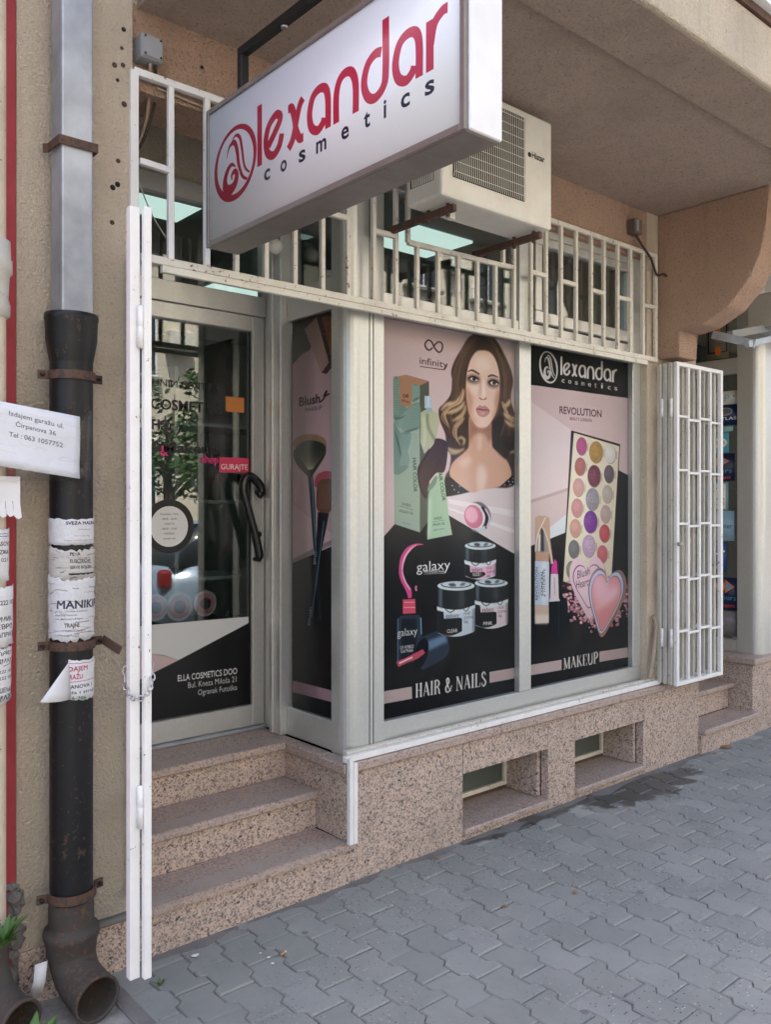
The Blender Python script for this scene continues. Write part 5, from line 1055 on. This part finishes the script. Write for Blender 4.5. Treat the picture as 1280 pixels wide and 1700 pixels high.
g = []
for j in range(6):
    f = j / 5; a = p2.lerp(p1, 1.0); b = p0
    e0, e1 = p2.lerp(p0, f), p1.lerp(p0, f); row = [e0.lerp(e1, i / 5) + Vector((0, -.02 * math.sin(PI * i / 5) * (1 - f), 0)) for i in range(6)]; g.append(row)
fl = sheet('peeling_flap', g, 'paper', None, .0006)
for o in list(COL.objects):
    if o.get('label', '').startswith('peeling white notice'): fl.parent = o
def note_sheet(name, c, corners, label, amp=.003, thick=.0006, mat=None):
    """corners bl, br, tl, tr"""
    bl, br, tl, tr = map(Vector, corners); g = []
    for j in range(9):
        row = []
        for i in range(15):
            p = bl.lerp(br, i / 14).lerp(tl.lerp(tr, i / 14), j / 8); row.append(p + Vector((0, -amp * (math.sin(9 * j / 8 + 2.5 * i / 14) + .5 * math.sin(17 * j / 8 - 5 * i / 14)), 0)))
        g.append(row)
    return tag(sheet(name, g, mat or c, None, thick), label, 'paper notice', 'notices pasted on the pipes')
br, tr = PY(132, 795, -.168), PY(133, 692, -.168); bl, tl = (br[0] - .297, -.168, PY(0, 786, -.168)[2] + .03), (tr[0] - .297, -.168, PY(0, 679, -.168)[2] + .03)
c = Canvas(bl[0], br[0], br[2] - .002, tr[2] + .002, 1000, (214, 217, 224), 'Y', -.168).at(0, 640, .1328)
CC = (92, 94, 100)
c.text('Izdajem garažu ul.', (104, 482), (790, 562), 62, CC, bold=.008); c.text('Ćirpanova 36', (190, 614), (690, 668), 60, CC, bold=.008); c.text('Tel : 063 1057752', (108, 752), (782, 806), 62, CC, bold=.008)
for k in range(26):
    x, y = random.uniform(-300, 900), random.uniform(320, 1150); c.stroke([(x, y), (x + 90, y + random.uniform(-10, 24)), (x + 240, y + random.uniform(0, 50))], random.uniform(3, 9), (188, 192, 200), 4, blur=1, alpha=.7)
note_sheet('notice', c.material('garage_note', .6, .2, .5), (bl, br, tl, tr), 'large white garage notice in clear film bridging both pipes', .002)
fb, ft = PY(152, 812, -.163), PY(155, 668, -.163)
o = note_sheet('clear_film', None, ((bl[0], -.162, br[2] - .012), (fb[0], -.155, br[2] - .006), (tl[0], -.162, tr[2] + .03), (ft[0], -.155, tr[2] + .022)), 'wrinkled clear plastic film behind the garage notice', .006, .0003, 'film'); o['category'] = 'plastic film'; del o['group']
# tear-off note and the notices on the cream pipe
def tearoff():
    a, b = PY(-30, 790, -.155), PY(34, 790, -.155); zb, zt = PY(10, 832, -.155)[2], a[2]
    T = tag(box('tear_off_note', a[0], b[0], -.152, -.1515, zb, zt, 'paper'), 'white note with torn phone tabs below the garage notice', 'paper notice', 'notices pasted on the pipes')
    n = 5; w_ = (b[0] - a[0]) / n
    for k in range(n): x = a[0] + k * w_; l = random.uniform(.034, .05); prism('phone_tab', [(x + .001, -.1522, zb), (x + w_ - .001, -.1522, zb), (x + w_ - .001 + .004, -.158, zb - l), (x + w_ * .6, -.158, zb - l - .006), (x + .003, -.158, zb - l + .004)], (0, .0006, 0), 'paper', T)
tearoff()
Wq = .056 * math.radians(160)
zq = lambda v: PY(10, v, -.14)[2]
wrap('notice', QX, QY, .062, -190, -30, zq(965), zq(878), paper(Wq, .165, [('ČASOVI', .098, .15, .112, .014, IK, .01), ('JEZIKA', .102, .15, .086, .014, IK, .01), ('021', .12, .145, .062, .012, IK, 0), (None, .09, .15, .150, .002, (90, 90, 94), 0), (None, .09, .15, .142, .002, (90, 90, 94), 0)], dirt=8), 'white language lesson notice on the cream pipe')
wrap('notice', QX, QY, .070, -190, -24, zq(1072), zq(974), paper(Wq, .185, [('064 3 222 107', .07, .155, .13, .014, IK, .01), ('АРМИК', .09, .145, .078, .015, IK, .01), ('ЕВРО', .10, .145, .055, .015, IK, .01), ('АПРИЛ', .10, .15, .03, .014, IK, .01)], dirt=6), 'white notice with a phone number on the cream pipe, middle of the pasted three', .004)
wrap('notice', QX, QY, .066, -190, -26, zq(1164), zq(1074), paper(Wq, .17, [('АПРИЛ', .095, .15, .145, .013, IK, .01), ('ОДМАХ', .09, .15, .122, .013, IK, .01), ('064 3 222 107', .07, .155, .09, .010, IK, 0), ('064 3 222 107', .07, .155, .07, .010, IK, 0), ('РЕШЕЊА', .09, .15, .03, .015, IK, .01), ('МАХ', .10, .15, .008, .014, IK, .01)], dirt=14), 'ragged white notice lowest on the cream pipe', .004)
# ------------------------------------------------------------------ the travel agency next door
NS = thing('travel_agency_front', 'neighbouring travel agency entrance with rounded pale column and sticker covered side pane', 'shop front', (3.6, .3, .5))
SXN = 3.73
col = [(SXN, .19)] + [(SXN + .075 - .075 * math.cos(a), .015 + .075 - .075 * math.sin(a)) for a in np.linspace(0, PI / 2, 8)] + [(3.95, .015), (3.95, .19)]
prism('corner_column', [(x, y, .5225) for x, y in col], (0, 0, 2.84), 'alu', NS)
box('side_rail', SXN + .005, SXN + .06, .1905, .66, .5225, .61, 'alu', NS, .003); box('side_rail', SXN + .005, SXN + .06, .1905, .66, 2.545, 2.66, 'alu', NS, .003); box('side_rail', SXN + .005, SXN + .06, .1905, .66, 3.1, 3.3, 'alu', NS, .003)
box('side_pane', SXN + .03, SXN + .035, .1905, .66, .6105, 2.5445, 'glass', NS); box('side_pane', SXN + .03, SXN + .035, .1905, .66, 2.6605, 3.0995, 'glass', NS)
box('side_post', SXN, SXN + .07, .6605, .74, .5225, 3.3, 'alu', NS, .003)
box('door_pane', 2.9, SXN, .76, .766, .6, 3.0, 'glass', NS); box('door_rail', 2.851, SXN + .05, .742, .80, 3.0005, 3.3, 'alu', NS); box('door_rail', 2.851, SXN + .05, .742, .80, .5225, .5995, 'alu', NS); box('door_stile', 2.851, 2.8995, .742, .80, .6, 3.0, 'alu', NS)
box('window_pane', 3.9505, 6.5, .09, .096, .62, 3.1, 'glass', NS); box('window_rail', 3.9505, 6.5, .07, .13, .5225, .6195, 'alu', NS, .003); box('window_rail', 3.9505, 6.5, .07, .13, 2.45, 2.55, 'alu', NS, .003)
box('head', 2.851, 8.0, .031, .9, 3.301, 3.359, 'salmon', NS); box('back_room', 2.851, 8.0, 1.9, 2.0, .5, 3.3, 'dark', NS); box('room_floor', 2.851, 8.0, .81, 1.9, .44, .52, 'room_floor', NS)
box('end_wall', 6.5, 8.0, .02, .9, .0, 3.3, 'tan', NS)
SN = thing('agency_steps', 'granite steps of the travel agency beyond the folded lattice gate', 'stairs', (3.2, .1, 0))
for k, (yn, zt, yr, zb, yb) in enumerate(((-.045, .155, -.02, -.06, .169), (.13, .335, .17, .156, .409), (.38, .52, .41, .336, .80))):
    box('riser', 2.852, 3.56, yr, yr + .03, zb, zt - .0345, 'granite', SN, .002); box('tread', 2.852, 3.575 if k else 3.60, yn, yb, zt - .033, zt, 'granite_top', SN, .005)
box('side_block', 3.5605 + .015, 6.5, -.0, .5, -.06, .477, 'granite', SN, .003); box('side_cap', 3.55, 6.5, -.03, .5, .478, .5215, 'granite_top', SN, .005)
# stickers on the agency's side pane
def sticker(u0, u1, v0, v1, bg, label, paint=None):
    a, b = PX(u0, v0, SXN + .025), PX(u1, v1, SXN + .025); y0, y1 = a[1], b[1]; zt = a[2]; zb = PX((u0 + u1) / 2, v1, SXN + .025)[2]; zt = PX((u0 + u1) / 2, v0, SXN + .025)[2]
    c = Canvas(0, abs(y0 - y1), 0, zt - zb, 700, bg)
    if paint: paint(c, abs(y0 - y1), zt - zb)
    tag(flat('window_sticker', 'X', SXN + .0285, y0, y1, zb, zt, c.material('sticker_print', .35, .3), None, .0012), label, 'sticker', 'stickers on the agency pane')
W_, TE, OR = (222, 222, 222), (80, 160, 176), (214, 92, 62)
def p_tours(c, w, h):
    c.poly([(w * .62, h * .95), (w * .9, h * .72), (w * .62, h * .5)], OR); c.poly([(w * .66, h * .86), (w * .84, h * .72), (w * .66, h * .58)], TE); c.ell(w * .5, h * .72, w * .13, h * .18, (210, 120, 60))
    c.text('tours', (w * .45, h * .3), (w * .94, h * .3), h * .17, TE); c.text('travel agent', (w * .1, h * .08), (w * .92, h * .08), h * .13, OR, bold=.01)
sticker(1160, 1226, 651, 673, (196, 198, 188), 'pale strip sticker at the top of the agency pane', lambda c, w, h: (c.text('TRIP', (w * .2, h * .25), (w * .78, h * .25), h * .5, (96, 150, 176)), c.ell(w * .88, h * .6, w * .02, h * .06, (60, 60, 80))))
sticker(1160, 1226, 674, 707, (20, 44, 84), 'dark blue sticker with grey oval near the top of the agency pane', lambda c, w, h: (c.ell(w * .68, h * .68, w * .17, h * .2, (150, 152, 156)), c.ell(w * .68, h * .68, w * .14, h * .16, (96, 98, 104)), c.text('EUROTLAS', (w * .1, h * .26), (w * .95, h * .26), h * .16, W_, bold=.02)))
sticker(1188, 1217, 708, 717, (142, 186, 186), 'tiny pale teal sticker on the agency pane')
sticker(1176, 1210, 719, 752, (86, 164, 184), 'cyan square sticker with white oval on the agency pane', lambda c, w, h: (c.ell(w * .5, h * .5, w * .4, h * .26, (226, 214, 206)), c.text('ATLAS', (w * .2, h * .41), (w * .8, h * .41), h * .18, (60, 84, 120))))
sticker(1150, 1219, 754, 799, (30, 38, 72), 'navy tours sticker in the upper half of the agency pane', p_tours)
sticker(1156, 1209, 801, 847, (116, 160, 164), 'framed white sticker above the pale blue one on the agency pane', lambda c, w, h: (c.poly([(w * .06, h * .05), (w * .92, h * .05), (w * .92, h * .95), (w * .06, h * .95)], (222, 216, 204)), c.text('MILTOURS', (w * .1, h * .2), (w * .88, h * .2), h * .14, (140, 150, 60), bold=.02), c.poly([(w * .6, h * .38), (w * .75, h * .52), (w * .9, h * .38)], (70, 130, 170)), c.text('TRANSPORT', (w * .12, h * .74), (w * .8, h * .74), h * .08, (80, 80, 90))))
sticker(1157, 1219, 848, 897, (140, 172, 190), 'pale blue rectangular sticker in the middle of the agency pane', lambda c, w, h: c.text('mts partner', (w * .16, h * .42), (w * .94, h * .42), h * .17, (50, 60, 92), bold=.005))
sticker(1160, 1205, 899, 948, (32, 72, 150), 'bright blue sticker below the pale one on the agency pane', lambda c, w, h: (c.stroke([(w * .3, h * .3), (w * .85, h * .3), (w * .85, h * .92), (w * .3, h * .92)], w * .03, (150, 180, 220), 0), c.text('OPEN', (w * .36, h * .1), (w * .86, h * .1), h * .1, W_, bold=.03), c.stroke([(w * .4, h * .55), (w * .7, h * .6), (w * .95, h * .7)], w * .06, W_, 4)))
sticker(1168, 1225, 958, 1011, (30, 38, 72), 'navy tours sticker in the lower half of the agency pane', p_tours)
sticker(1160, 1223, 1013, 1052, (120, 118, 118), 'grey sheet of small red writing at the foot of the agency pane', lambda c, w, h: [c.text(s_, (w * .3, h * (.82 - .15 * k)), (w * e, h * (.82 - .15 * k)), h * .075, (176, 70, 80)) for k, (s_, e) in enumerate((('AVIO KARTE', .8), ('HOTELI', .6), ('AUTOBUSKE', .82), ('VIZE', .55), ('IZLETI', .66)))])
a, b = PX(1172, 560, SXN + .025), PX(1210, 640, SXN + .025)
c = Canvas(0, abs(a[1] - b[1]), 0, .42, 500, (116, 108, 96)); w_ = abs(a[1] - b[1])
c.stroke([(w_ * .1, .05), (w_ * .1, .38), (w_ * .9, .38), (w_ * .9, .05), (w_ * .1, .05)], .012, (20, 20, 22), 0); c.poly([(w_ * .35, .40), (w_ * .68, .40), (w_ * .6, .13), (w_ * .45, .13)], (214, 110, 30)); c.ell(w_ * .52, .06, w_ * .13, .035, (214, 110, 30))
tag(flat('window_sticker', 'X', SXN + .0285, a[1], b[1], 2.67, 3.09, c.material('sticker_print', .4, .3), None, .0012), 'upper pane sticker with an orange exclamation shape in a black square', 'sticker', 'stickers on the agency pane')
AW = thing('folded_awning', 'folded grey metal awning arms under the balcony at the right edge', 'awning', (3.6, -.2, 2.75))
a, b, c_, d = PY(1183, 556, -.12), PY(1254, 572, -.36), PY(1280, 541, -.3), PY(1212, 556, -.12)
bar('arm', a, b, .03, .05, 'zinc', AW); bar('arm', d, PY(1300, 540, -.12), .04, .05, 'boxgrey', AW); bar('arm', PY(1240, 572, -.34), PY(1310, 556, -.34), .03, .04, 'zinc', AW)
p = PY(1274, 545, -.16); box('cassette', p[0], p[0] + 2.2, -.26, -.02, p[2], p[2] + .24, 'boxgrey', AW, .01); box('cassette_end', p[0] - .012, p[0] - .0005, -.25, -.03, p[2] + .01, p[2] + .23, 'alu', AW, .003)

# ------------------------------------------------------------------ across the street: what the panes mirror
OB = thing('opposite_house', 'cream apartment house across the street mirrored in the door glass', 'building', (6, -15, 0))
M['cream_wall'] = m_plain('cream_render', (.62, .57, .47), .9, 0, .2, .2, 20, .15); M['win'] = m_plain('dark_window', (.03, .035, .045), .1, 0, .6)
box('wall', -12, 26, -19, -14.0, 0, 10.5, 'cream_wall', OB); box('cornice', -12, 26, -13.99, -13.7, 10.0, 10.5, 'cream_wall', OB, .02); box('base', -12, 26, -13.99, -13.93, 0, 1.1, 'concrete', OB)
for r in range(3):
    for k in range(13):
        x, z = -7.7 + k * 2.6, 1.5 + r * 3.0
        o = box('window', x, x + 1.25, -13.995, -13.93, z, z + 1.6, 'white_ink', OB, .01)
        for q in (0, 1): box('pane', x + .07 + q * .58, x + .07 + q * .58 + .53, -13.929, -13.915, z + .08, z + 1.52, 'win', o)
        box('sill', x - .08, x + 1.33, -13.992, -13.83, z - .09, z - .01, 'concrete', o)
        if (k + r) % 4 == 2: box('wall_air_conditioner', x + 1.45, x + 2.1, -13.99, -13.7, z + .6, z + 1.1, 'ac', OB, .02)
TREE = thing('street_tree', 'leafy street tree across the road mirrored in the door glass', 'tree', (4.1, -8.4, 0))
tube('trunk', spline([(4.1, -8.4, -.15), (4.12, -8.42, 1.0), (4.05, -8.38, 2.0), (4.1, -8.4, 2.8)], 5), list(np.linspace(.12, .05, 16)), 'rust', TREE, 10)
for k in range(6): t = k * 1.05; tube('limb', [(4.08, -8.4, 1.6 + .12 * k), (4.1 + .6 * math.cos(t), -8.4 + .6 * math.sin(t), 2.2 + .15 * k), (4.1 + 1.1 * math.cos(t), -8.4 + 1.1 * math.sin(t), 2.5 + .2 * k)], [.045, .03, .012], 'rust', TREE, 7)
bm = bmesh.new(); cl = [(Vector((4.1 + random.gauss(0, .75), -8.4 + random.gauss(0, .75), 2.5 + random.gauss(0, .55))), random.uniform(.25, .45)) for _ in range(40)]
for c0, r in cl:
    for _ in range(120):
        v = Vector((random.gauss(0, 1), random.gauss(0, 1), random.gauss(0, 1))).normalized() * r * random.random() ** .4; p = c0 + v
        a = Vector((random.gauss(0, 1), random.gauss(0, 1), random.gauss(0, .6))).normalized() * random.uniform(.05, .09); b = a.cross(Vector((random.random(), random.random(), random.random()))).normalized() * random.uniform(.02, .035)
        bm.faces.new([bm.verts.new(q) for q in (p - a, p + b, p + a, p - b)])
bm_obj('crown', bm, 'tree_leaf', TREE)
CAR = thing('parked_car', 'pale blue parked car mirrored low in the door glass', 'car', (4.5, -6.1, -.12))
M['car'] = m_plain('pale_blue_car_paint', (.28, .36, .48), .2, .3, .6, 0, 3, .05); M['tail'] = m_plain('red_tail_lamp', (.22, .006, .01), .15, 0, .6); M['tyre'] = m_plain('tyre_rubber', (.02, .02, .02), .85)
X0, Y0, Z0 = 2.45, -6.95, -.12
def loft(name, secs, mat, par):
    bm = bmesh.new(); rings = [[bm.verts.new((X0 + x, Y0 + y, Z0 + z)) for x, y, z in s_] for s_ in secs]; n = len(rings[0])
    for a, b in zip(rings, rings[1:]):
        for k in range(n): bm.faces.new((a[k], a[(k + 1) % n], b[(k + 1) % n], b[k]))
    bm.faces.new(rings[0]); bm.faces.new(list(reversed(rings[-1]))); bmesh.ops.bevel(bm, geom=list(bm.edges), offset=.03, segments=2, affect='EDGES'); return bm_obj(name, bm, mat, par, True)
body = [(0, .35, .30, .80), (.10, .22, .22, .92), (.5, .05, .2, .96), (1.6, .0, .2, .95), (2.9, .02, .2, .93), (3.7, .10, .2, .84), (4.05, .25, .25, .66)]
loft('body', [[(x, i, zb), (x, 1.7 - i, zb), (x, 1.7 - i * .8, (zb + zt) / 2), (x, 1.7 - i - .06, zt), (x, i + .06, zt), (x, i * .8, (zb + zt) / 2)] for x, i, zb, zt in body], 'car', CAR)
loft('cabin', [[(x, i, .90), (x, 1.7 - i, .90), (x + dx, 1.7 - i - .16, zt), (x + dx, i + .16, zt)] for x, i, zt, dx in ((.18, .14, 1.30, .22), (.55, .12, 1.45, .1), (1.6, .12, 1.47, 0), (2.3, .14, 1.42, -.1), (2.95, .16, 1.02, -.05))], 'win', CAR)
loft('roof', [[(x, .30, 1.44), (x, 1.40, 1.44), (x, 1.36, 1.485), (x, .34, 1.485)] for x in (.45, 1.2, 2.15)], 'car', CAR)
for y in (.10, 1.60):
    for x in (.75, 3.2):
        wheel = tube('wheel', [(X0 + x, Y0 + y - .09, Z0 + .3), (X0 + x, Y0 + y + .09, Z0 + .3)], .3, 'tyre', CAR, 24); tube('rim', [(X0 + x, Y0 + y - .10, Z0 + .3), (X0 + x, Y0 + y + .10, Z0 + .3)], .19, 'boxgrey', wheel, 20)
for y in (.16, 1.36): box('tail_lamp', X0 + .03, X0 + .2, Y0 + (.14 if y < 1 else 1.40), Y0 + (.30 if y < 1 else 1.56), Z0 + .66, Z0 + .90, 'tail', CAR, .06, 4)
for y in (.3, 1.2): box('headlamp', X0 + 3.93, X0 + 4.08, Y0 + y, Y0 + y + .22, Z0 + .5, Z0 + .62, 'white_ink', CAR, .02)

# ------------------------------------------------------------------ small things on the ground
def gpt(u, v, z=0.): t = (1.6 - z) * F_PX / (v - HOR); dx, dy = cam_dir(u); return CAM.x + t * dx, CAM.y + t * dy
x, y = gpt(471, 1585); B_ = thing('cigarette_butt', 'orange cigarette butt on the paving in front of the steps', 'litter', (x, y, 0)); tube('filter', [(x - .012, y, .006), (x + .008, y + .006, .006)], .0045, 'butt', B_, 8); tube('stub', [(x + .008, y + .006, .006), (x + .014, y + .008, .006)], .0043, 'paper', B_, 8)
def scrap(u, v, s_, label, mat='paper', cat='litter', grp='scraps on the paving'):
    x, y = gpt(u, v); n = 7; rnd = [random.uniform(.5, 1) for _ in range(n)]; bm = bmesh.new()
    ctr = bm.verts.new((x, y, .006 + s_ * .15)); vs = [bm.verts.new((x + s_ * r * math.cos(2 * PI * k / n), y + s_ * r * math.sin(2 * PI * k / n), .0035 + s_ * .25 * random.random())) for k, r in enumerate(rnd)]
    for k in range(n): bm.faces.new((ctr, vs[k], vs[(k + 1) % n]))
    o = bm_obj('scrap' if mat == 'paper' else 'fallen_leaf', bm, mat); md = o.modifiers.new('t', 'SOLIDIFY'); md.thickness = .001; return tag(o, label, cat, grp)
scrap(324, 1587, .016, 'white paper scrap on the paving below the lowest step'); scrap(446, 1590, .007, 'tiny white scrap nearest the cigarette butt'); scrap(452, 1600, .008, 'tiny white scrap in front of the cigarette butt'); scrap(432, 1583, .006, 'tiny white scrap left of the cigarette butt')
scrap(1205, 1241, .045, 'curled brown leaf on the paving by the agency steps', 'dryleaf', 'leaf', 'fallen leaves'); scrap(1188, 1250, .018, 'small brown leaf at the foot of the wall by the agency steps', 'dryleaf', 'leaf', 'fallen leaves'); scrap(955, 1482, .014, 'small brown leaf out on the open paving', 'dryleaf', 'leaf', 'fallen leaves'); scrap(838, 1505, .013, 'small brown leaf beside the pale paver', 'dryleaf', 'leaf', 'fallen leaves'); scrap(726, 1424, .02, 'brown leaf against the plinth below the first basement window', 'dryleaf', 'leaf', 'fallen leaves'); scrap(1222, 1310, .01, 'white scrap far out on the paving at the right', cat='litter')
x, y = gpt(72, 1615, .05); c = Vector((-1.315, -.10, .12)); tag(sheet('crumpled_receipt', [[(c.x - .03, c.y, c.z - .05), (c.x + .005, c.y - .01, c.z - .055)], [(c.x - .02, c.y - .015, c.z), (c.x + .015, c.y - .02, c.z - .005)], [(c.x - .01, c.y, c.z + .045), (c.x + .025, c.y - .01, c.z + .05)]], 'paper', None, .001), 'white crumpled receipt stuck between the two pipe elbows', 'litter')
def weed(u, v, h, n, label, base=None, grp='weeds'):
    x, y = base[:2] if base else gpt(u, v); z = base[2] if base else 0; W = thing('weed', label, 'weed', (x, y, z), grp)
    for k in range(n):
        t = random.random() * 2 * PI; l = h * random.uniform(.6, 1.1); d = Vector((math.cos(t) * random.uniform(.3, .9), math.sin(t) * random.uniform(.3, .9), 1)).normalized(); s_ = d.cross(Vector((0, 0, 1))).normalized() * l * .075
        bm = bmesh.new(); P = [Vector((x, y, z)) + d * l * f + Vector((0, 0, -l * .35 * f * f)) for f in (0, .35, .7, 1)]
        wv = (.15, 1, .8, .05); L_ = [bm.verts.new(p - s_ * q) for p, q in zip(P, wv)]; C_ = [bm.verts.new(p - Vector((0, 0, l * .05 * q))) for p, q in zip(P, wv)]; R_ = [bm.verts.new(p + s_ * q) for p, q in zip(P, wv)]
        for i in range(3): bm.faces.new((L_[i], C_[i], C_[i + 1], L_[i + 1])); bm.faces.new((C_[i], R_[i], R_[i + 1], C_[i + 1]))
        bm_obj('blade', bm, 'leaf', W, True)
weed(266, 1636, .045, 9, 'small green weed in the joint right of the folded gate'); weed(0, 0, .16, 26, 'leafy green plant at the left edge above the cream pipe elbow', (-1.45, -.20, .30)); weed(0, 0, .2, 30, 'leafy green plant at the bottom left corner in front of the cream pipe elbow', (-1.42, -.34, .0))
